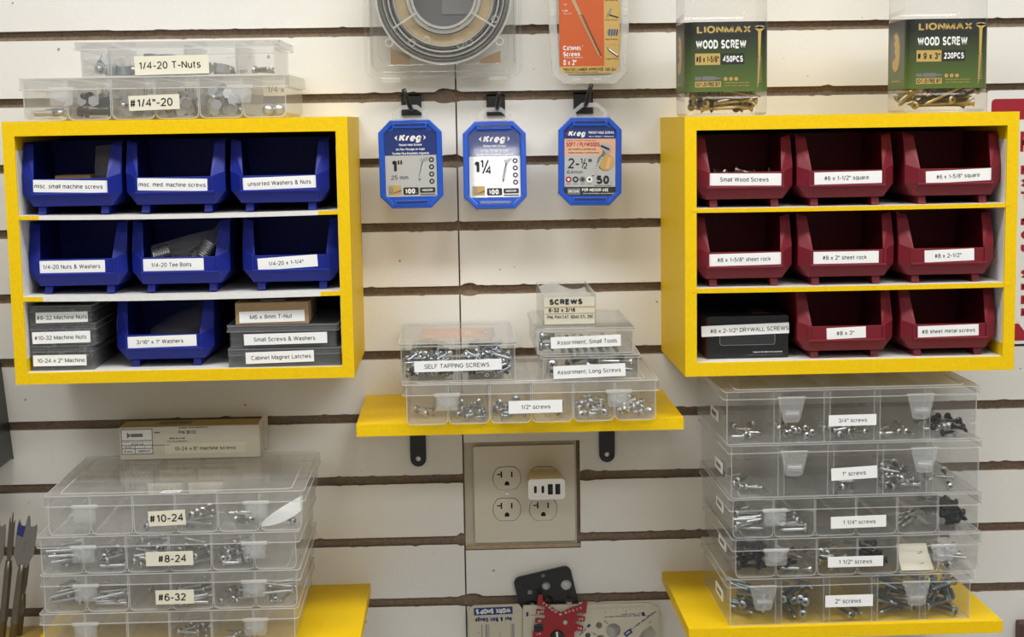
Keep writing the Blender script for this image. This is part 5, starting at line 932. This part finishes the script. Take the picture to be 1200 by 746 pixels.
X, Y, Z = BINS['Small Wood Screws']; pile((X-38, X+38, Y-52, Y-5, Z+24), [S('flat', 22, 3.6, 'steel'), S('flat', 24, 3.6, 'bluesteel')], 22, 'small screw heaped in the Small Wood Screws bin', 'small screws in the Small Wood Screws bin', 'screw', 81, tilt=45)

# ------------------------------------------------------------------ outlet and charger
X0, X1 = 12.5, 134.5; Zt, Zb = -494.6, -613.5; ou = thing('wall_outlet', 'ivory four-socket wall outlet in a cut-out below the middle shelf', 'outlet', ((X0+X1)/2, 0, Zb)); w, h = (X1-X0)/2, Zt-Zb
def D_(x, z, r=16.6, c=13.6): return [(x+r*math.cos(R(q)), z+max(-c, min(c, r*math.sin(R(q))))) for q in range(0, 360, 10)]
recs = [at(594, 559.5, 1), at(594, 596, 1), at(637, 559, 1), at(636.5, 595.5, 1)]
rl = [loc(ou, x, 0, z) for x, z in recs]
MB().plate([rrect(-w, w, 0, h, 2.5)]+[D_(x, z, 17.2, 14.2) for x, _, z in rl], -1, 5.8).build('wall_plate', 'plate', ou, bevel=1.2)
for x, _, z in rl:
    rc = MB().plate([D_(x, z)], -1.8, 5, 0).build('receptacle', 'plate', ou, bevel=.5)
    mb = MB(); f = Face(mb, (x, -1.85, z)); f.rect(-7.6, -5.8, .8, 8.6, 0, 1); f.rect(-12, -7.5, 4.0, 5.6, 0, 1); f.rect(5, 6.8, 1.2, 8, 0, 1); f.poly([(-2.8, -8.8), (2.8, -8.8)]+[(2.8*math.cos(R(q)), -6.4+2.8*math.sin(R(q))) for q in range(0, 181, 30)], 0, 1); mb.build('slots', 'hole', rc)
x, _, z = loc(ou, *[at(594, 577.5, 1)[0], 0, at(594, 577.5, 1)[1]]); MB().lathe([(-2.2, 1.2), (-1.8, 2.8), (-.9, 3)], 14, 0, 'y', (x, 0, z)).build('plate_screw', 'usb', ou)
Xu, Zu = at(640.5, 573, -55); us = thing('usb_charger', 'white four-port USB charger plugged into the upper right socket', 'charger', (Xu, 0, Zu))
bm = bmesh.new()
lo = [[(x, y, z) for x, z in rrect(-22.0*sx, 22.0*sx, -12.4*sx-dz_, 12.4*sx-dz_, 4.5*sx, 4)] for y, sx, dz_ in ((-2, .86, 0), (-6, .9, 0), (-44, 1, 0), (-53, 1, 0), (-55, .97, 0))]
n = len(lo[0]); vv = [[bm.verts.new(p) for p in l] for l in lo]
for a_, b_ in zip(vv, vv[1:]):
    for i in range(n): bm.faces.new((a_[i], a_[(i+1) % n], b_[(i+1) % n], b_[i]))
bm.faces.new(vv[0]); bm.faces.new(vv[-1][::-1]); bmesh.ops.recalc_face_normals(bm, faces=bm.faces[:])
MB().bm(bm, 0, True).build('body', 'usbtop', us)
mb = MB().ring(rrect(-21.9, 21.9, -12.3, 12.3, 4.4), rrect(-17.5, 17.5, -8, 8, 1.2), -56, -55, 'y').prism(rrect(-17.5, 17.5, -8, 8, 1.2), -55.6, -54.8, 'y', 0); mb.build('face_plate', 'usb', us, bevel=.4)
for i, x in enumerate((-13.2, -4.4, 4.4, 13.2)):
    mb = MB()
    if i < 2: mb.prism(rrect(x-1.6, x+1.6, -4.4, 4.4, 1.5), -55.9, -55.5, 'y', 0)
    else: mb.prism(rrect(x-2.9, x+2.9, -6.2, 6.2, .4), -55.9, -55.5, 'y', 0).box(x-.4, x+2, -56, -55.8, -4, 4, 1)
    mb.build('port', ['hole', 'black'], us)
mb = MB()
for s in (-4, 4): mb.box(s-.8, s+.8, -2, -1.95, -3, 3)
# ------------------------------------------------------------------ gauges at the bottom
def rot2(pts, cx, cz, a):
    c, s = math.cos(R(a)), math.sin(R(a)); return [(cx+(x-cx)*c-(z-cz)*s, cz+(x-cx)*s+(z-cz)*c) for x, z in pts]
def px(pts, Y): return [at(u, v, Y) for u, v in pts]
Y = -7; ca, cb = at(602.5, 681, Y), at(676, 663, Y); wd = math.hypot(cb[0]-ca[0], cb[1]-ca[1])
tl = at(601, 677.5, Y); out = rot2(rrect(tl[0], tl[0]+71, tl[1]-105, tl[1], 8, 6), tl[0], tl[1], 12.2)
hl = [circ(*at(u, v, Y), r) for u, v, r in ((636.7, 674.5, 2.6), (640.2, 686.6, 5.1), (663.6, 685.3, 6.6), (621.3, 693.8, 3.3), (643.7, 701.6, 4.7), (667.4, 702.6, 5.9), (624, 706, 3))]
zb0 = -760; org = (97, 0, zb0)
def shift(l): return [[(x-org[0], z-org[2]) for x, z in p] for p in l]
bp_ = MB().plate(shift([out]+hl), Y, 3).build('drill_gauge_plate', 'blackmetal', loc=org); tag(bp_, 'black rounded plate with round holes behind the red gauge', 'plate')
Yg = -12
ga = thing('bolt_gauge', 'ivory gauge plate with upside-down Nut & Bolt Gauge print', 'gauge', org)
p0 = px([(549, 714), (555, 709), (608, 707.5), (616, 718), (616, 800), (551, 800)], Yg); MB().plate(shift([p0]), Yg, 2.4).build('plate', 'gauge', ga)
mb = MB()
def FF(u, v, y, rot=180): x, z = at(u, v, y); return Face(mb, (x-org[0], y-.1, z-org[2]), rot=rot)
f = FF(578, 715.5, Yg, 181); f.rect(-23.5, 23.5, -4.6, 4.6, 0, 1); f.text("WORK SHOP'S", 0, 0, 42, 6.4, 1, 2, .05)
f = FF(578, 725.5, Yg, 181); f.text('Nut & Bolt Gauge', 0, 0, 45, 5.6, 2, 2, .05)
f = FF(586, 742, Yg, 180); f.rect(-13.8, 13.8, -12, 10, 4, 1); f.rect(-13.2, 13.2, -12, 9.4, 3, 2); f.text('0', 0, 5, None, 2.6, 4, 3); f.text('4', -9, 7.4, None, 1.8, 4, 3); f.text('8', 9, 7.4, None, 1.8, 4, 3); f.rect(-.3, .3, -3, 3, 4, 3)
for e in (-15.4, -17, 15.6, 17.2, 22): f.rect(e-.3, e+.3, -12, 9, 2, 1)
f.text('20', 26, 8, None, 2, 2, 1); f.text('18', 26, -2, None, 2, 2, 1)
mb.build('printing', ['navyink', 'wht', 'navyink', 'gauge', 'grey_ink'], ga)
gb = thing('ruler_gauge', 'ivory ruler plate with round holes and a slanted slot, beside red gauge', 'gauge', org); Yr2 = -15.5
p0 = px([(613, 709), (762, 706), (772, 712), (776, 800), (613, 800)], Yr2)
hol = [circ(*at(u, v, Yr2), r) for u, v, r in ((702, 732.5, 4), (718.7, 738.3, 9), (704, 748, 5), (689, 744, 3.2))]+[px([(752, 740), (763, 732.5), (769, 741), (760, 753), (748, 748)], Yr2)]
MB().plate(shift([p0]+hol), Yr2, 2.4).build('plate', 'gauge', gb)
mb = MB(); x0, z0 = at(692, 711, Yr2); f = Face(mb, (x0-org[0], Yr2-.1, z0-org[2]), rot=.6)
for i in range(34): hh = 5 if i % 4 == 0 else 2.6; f.rect(i*2-.16, i*2+.16, -hh, -.6, 0, 1)
f.text('3', 18, -7, None, 2.6, 1, 1, rot=180); f.text('2', 43, -7, None, 2.6, 1, 1, rot=180)
f = FF(736, 721.5, Yr2, 181); f.text('For Bolt Sizes use Diameter Size of', 0, 0, 56, 1.9, 1, 1, .02); f = FF(742, 719, Yr2, 181); f.text('Each Thick Bolt', 0, 0, 28, 1.8, 1, 1, .02)
f = FF(754, 719, Yr2, 200); f.poly([(-1.6, -2.4), (1.6, -2.4), (1.8, 2.4), (-1.4, 2)], 1, 1); f = FF(690, 733, Yr2, 140); f.poly([(-1.6, -2.4), (1.6, -2.4), (1.8, 2.4), (-1.4, 2)], 1, 1); f = FF(618, 719.5, Yr2, 180); f.poly([(-1.4, -2.8), (1.4, -2.8), (1.6, 2.8), (-1.4, 2)], 1, 1); f.text('Each Thick', -13, 1, 18, 1.5, 1, 1, .02)
f = FF(752, 728, Yr2, 216); f.text('FIND METRIC BOLT SIZE', 0, 0, 42, 2.3, 1, 1, .03); f = FF(736, 741, Yr2, 216); f.rect(-5, 5, -3, 3, 1, 1); f.text('mm', 0, 0, None, 3, 2, 2, .02)
f = FF(710, 728.5, Yr2, 140); f.text('9/16', 0, 0, 5.5, 2, 1, 1, .02); f = FF(697, 742.5, Yr2, 150); f.text('7/8', 0, 0, 5, 2, 1, 1, .02); f = FF(683, 740, Yr2, 225); f.text('1/2 Bolt', 0, 0, 12, 2.2, 1, 1, .02); f = FF(762, 728.5, Yr2, 216); f.text('5/8', 0, 0, 4, 2, 1, 1)
mb.build('printing', ['grey_ink', 'navyink', 'wht'], gb)
Ys = -20
pts = [(290, 345), (335, 340), (338, 402), (352, 400), (366, 428), (380, 424), (392, 452), (408, 448), (418, 475), (436, 466), (448, 492), (466, 486), (478, 510), (498, 502), (515, 516), (532, 502), (550, 504), (562, 484), (582, 490), (594, 468), (612, 476), (626, 456), (644, 466), (658, 446), (674, 456), (690, 436), (706, 446), (735, 408), (765, 408), (752, 520), (694, 512), (660, 520), (655, 540), (746, 555), (738, 598), (668, 590), (648, 605), (652, 622), (728, 645), (720, 690), (660, 684), (640, 700), (640, 840), (330, 840), (240, 748), (244, 690), (330, 694), (345, 680), (340, 618), (262, 606), (268, 566), (352, 574), (364, 560), (362, 526), (272, 520), (278, 480), (356, 492), (368, 480), (352, 452), (283, 444)]
poly = px([(595+x/8.2, 655+y/8.2) for x, y in pts], Ys)
rg = thing('red_thread_gauge', 'red star-shaped notched gauge with white numbers and black dial', 'gauge', org)
MB().plate(shift([poly]), Ys, 2.6).build('plate', 'redgauge', rg)
mb = MB()
def N_(x, y, t, r, h=2.6): f = FF(595+x/8.2, 655+y/8.2, Ys, r); f.text(t, 0, 0, None, h, 0, 1, .02)
for x, y, t, r in ((346, 424, '2', 130), (373, 443, '3', 138), (402, 464, '16', 150), (430, 486, '14', 158), (462, 504, '13', 165), (508, 528, '18', 178), (560, 512, '12', 195), (592, 498, '11', 200), (628, 490, '9', 205), (664, 477, '7', 208), (700, 466, '8', 212), (318, 505, '24x8', 187), (308, 592, '32', 190), (300, 716, '4-1', 190), (704, 572, '5-7', 170), (690, 664, '6-L', 168)): N_(x, y, t, r)
f = FF(595+552/8.2, 655+606/8.2, Ys, 0); f.disc(0, 0, 3.2, 1, 1); f.disc(0, 0, 2.4, 2, 2)
mb.build('printing', ['wht', 'grey_ink', 'kgrey'], rg)
cx, cz = at(595+476/8.2, 655+752/8.2, Ys-2); MB().lathe([(-4, 7.5), (-3.4, 8.3), (-.1, 8.6)], 24, 0, 'y', (cx-org[0], Ys, cz-org[2])).build('dial', 'black', rg)
mb = MB(); f = Face(mb, (cx-org[0], Ys-4.05, cz-org[2]), rot=4); f.rect(-1.1, 1.1, 1, 8, 0, 1); mb.build('pointer', 'wht', rg)
cx, cz = at(595+292/8.2, 655+648/8.2, Ys); tag(MB().box(-5.2, 5.2, -4, 0, -3.6, 3.6, 0, 1).build('black_clip', 'black', loc=(cx, Ys-.2, cz)), 'small black clip on the left arm of the red gauge', 'clip')

# ------------------------------------------------------------------ sign, spade bits, odd things at the edges
X0, Z1 = at(1157.5, 106, -3); Zb = at(1188, 403, -3)[1]; sg = thing('fire_extinguisher_sign', 'white and red fire extinguisher sign behind the right cabinet edge', 'sign', (X0+60, 0, Zb)); w, h = 60, Z1-Zb
MB().prism(rrect(-w, w, 0, h, 4), -2.5, -.2, 'y').build('board', 'wht', sg)
mb = MB()
def L_(u, v): x, z = at(u, v, -2.7); return x-X0-60, z-Zb
a_ = L_(1162, 116); b_ = L_(1196, 140); f = Face(mb, (0, -2.6, 0)); f.poly(rrect(a_[0], w-4, b_[1], a_[1], 5), 0, 1)
a_ = L_(1196, 154); b_ = L_(1196, 181); xL = a_[0]; f.text('FIRE', xL+23, (a_[1]+b_[1])/2, 46, a_[1]-b_[1], 0, 1, .04)
for i, ch in enumerate('EXTINGUISHER'):
    x, z = L_(1203, 199+15.2*i); f.text(ch, x, z, 14 if ch != 'I' else 4, 10.6, 0, 1, .05)
a_ = L_(1188, 379); b_ = L_(1188, 399); f.rect(a_[0]-10, w-4, b_[1], a_[1], 0, 1); q = L_(1190, 374); r_ = L_(1203, 391); f.poly([(q[0], q[1]), (r_[0], r_[1]), (2*r_[0]-q[0], q[1])], 1, 2)
f.text('FIRE EXTINGUISHER', 24, 3.2, 50, 3, 2, 1, .02)
mb.build('printing', ['signred', 'wht', 'ink'], sg)

hb = MB().box(-85, 85, -95, -.5, -20, 0, 0).box(-85, 85, -95.8, -95, -20, 0, 0); hb_o = hb.build('bit_holder', 'tanwood', loc=(-563, 0, -703)); hb_o.data.materials[0] = mat('worn yellow wood', (.50, .34, .08), .5, noise=.25, nscale=60); tag(hb_o, 'worn yellow wooden ledge at lower left holding the spade bits', 'ledge')
def spade(u_top, v_top, u_bot, v_bot, Y, wpx, label, num, turn, edge=False):
    xt, zt = at(u_top, v_top, Y); xb, zb = at(u_bot, v_bot, Y); L = math.hypot(xt-xb, zt-zb); ang = math.degrees(math.atan2(xt-xb, zt-zb)); zb2 = -702.6
    xb2 = xb+(xt-xb)*(zb2-zb)/(zt-zb); L = math.hypot(xt-xb2, zt-zb2)
    th = thing('spade_bit', label, 'drill bit', (xb2, Y, zb2+.2)); th.rotation_euler = (0, R(ang), R(turn)); w = wpx*sc(u_top, v_top, Y)/2
    pl = [(-w*.45, L-62), (-w*.98, L-48), (-w, L-14), (-w*.9, L-6), (-w*.62, L-13), (-w*.22, L-13), (-w*.06, L), (w*.1, L-1), (w*.3, L-13), (w*.66, L-12), (w*.9, L-9), (w, L-15), (w*.98, L-46), (w*.45, L-62)]
    MB().prism(pl, -1.6, 1.6, 'y').build('blade', 'bitdark' if edge else 'bitgrey', th, bevel=.3)
    MB().lathe([(0, 3.2), (1, 4.2), (26, 4.2), (27, 4.8), (28, 4.6), (L-70, 4.6), (L-58, 3.4)], 10, 0, 'z').build('shank', 'bitdark', th)
    if not edge:
        mb = MB(); f = Face(mb, (0, -1.75, 0)); f.poly([(-w*.95, L-24), (-w*.3, L-26), (-w*.15, L-13), (-w*.6, L-13), (-w*.9, L-8)], 0, 1); mb.build('blue_paint', 'bitblue', th)
        mb = MB(); f = Face(mb, (0, -1.75, 0)); f.text(num[0], 0, L-34, None, 5, 0, 1); f.text(num[1], 0, L-42, None, 5, 0, 1); f.rect(-2.4, 2.4, L-38.2, L-37.8, 0, 1); mb.build('engraving', 'grey_ink', th)
    return th
spade(-2, 604, -10, 742, -45, 19, 'spade drill bit stamped 1/2 at the left edge', '12', 0)
spade(15.5, 600, 3, 740, -60, 6.5, 'spade drill bit turned edge-on beside the 1/2 bit', '12', 0, True)
spade(34, 604, 15, 744, -72, 23, 'spade drill bit with blue-painted corner nearest the milky boxes', '78', 0)
spade(33, 640, 22, 742, -35, 7, 'thin spade bit shank standing behind the blue-cornered bit', '12', 0, True)
X, Z = at(15.6, 538, -3); xt, zt_ = at(0.5, 425, -3)
k = MB().prism([(-180, 0), (0, 0), (xt-X, zt_-Z), (-180, zt_-Z+20)], -120, -1, 'y'); k.build('tool_case_proto', 'black')
o = bpy.data.objects['tool_case_proto']; o.name = 'tool_case'; o.location = (X/1000, 0, Z/1000+ZO); bv = o.modifiers.new('rounded edges', 'BEVEL'); bv.width = .004; bv.segments = 3; tag(o, 'black case with a sloping side at the left edge under the blue-bin cabinet', 'case')
X, Z = at(1196.5, 731, -20); tag(MB().box(0, 60, -20, -.5, -80, 0, 0, 1.5).box(4, 56, -20.6, -19.8, -76, -4, 0).build('wooden_frame', 'brown', loc=(X, 0, Z)), 'dark brown wooden corner at the lower right of the photo', 'frame')
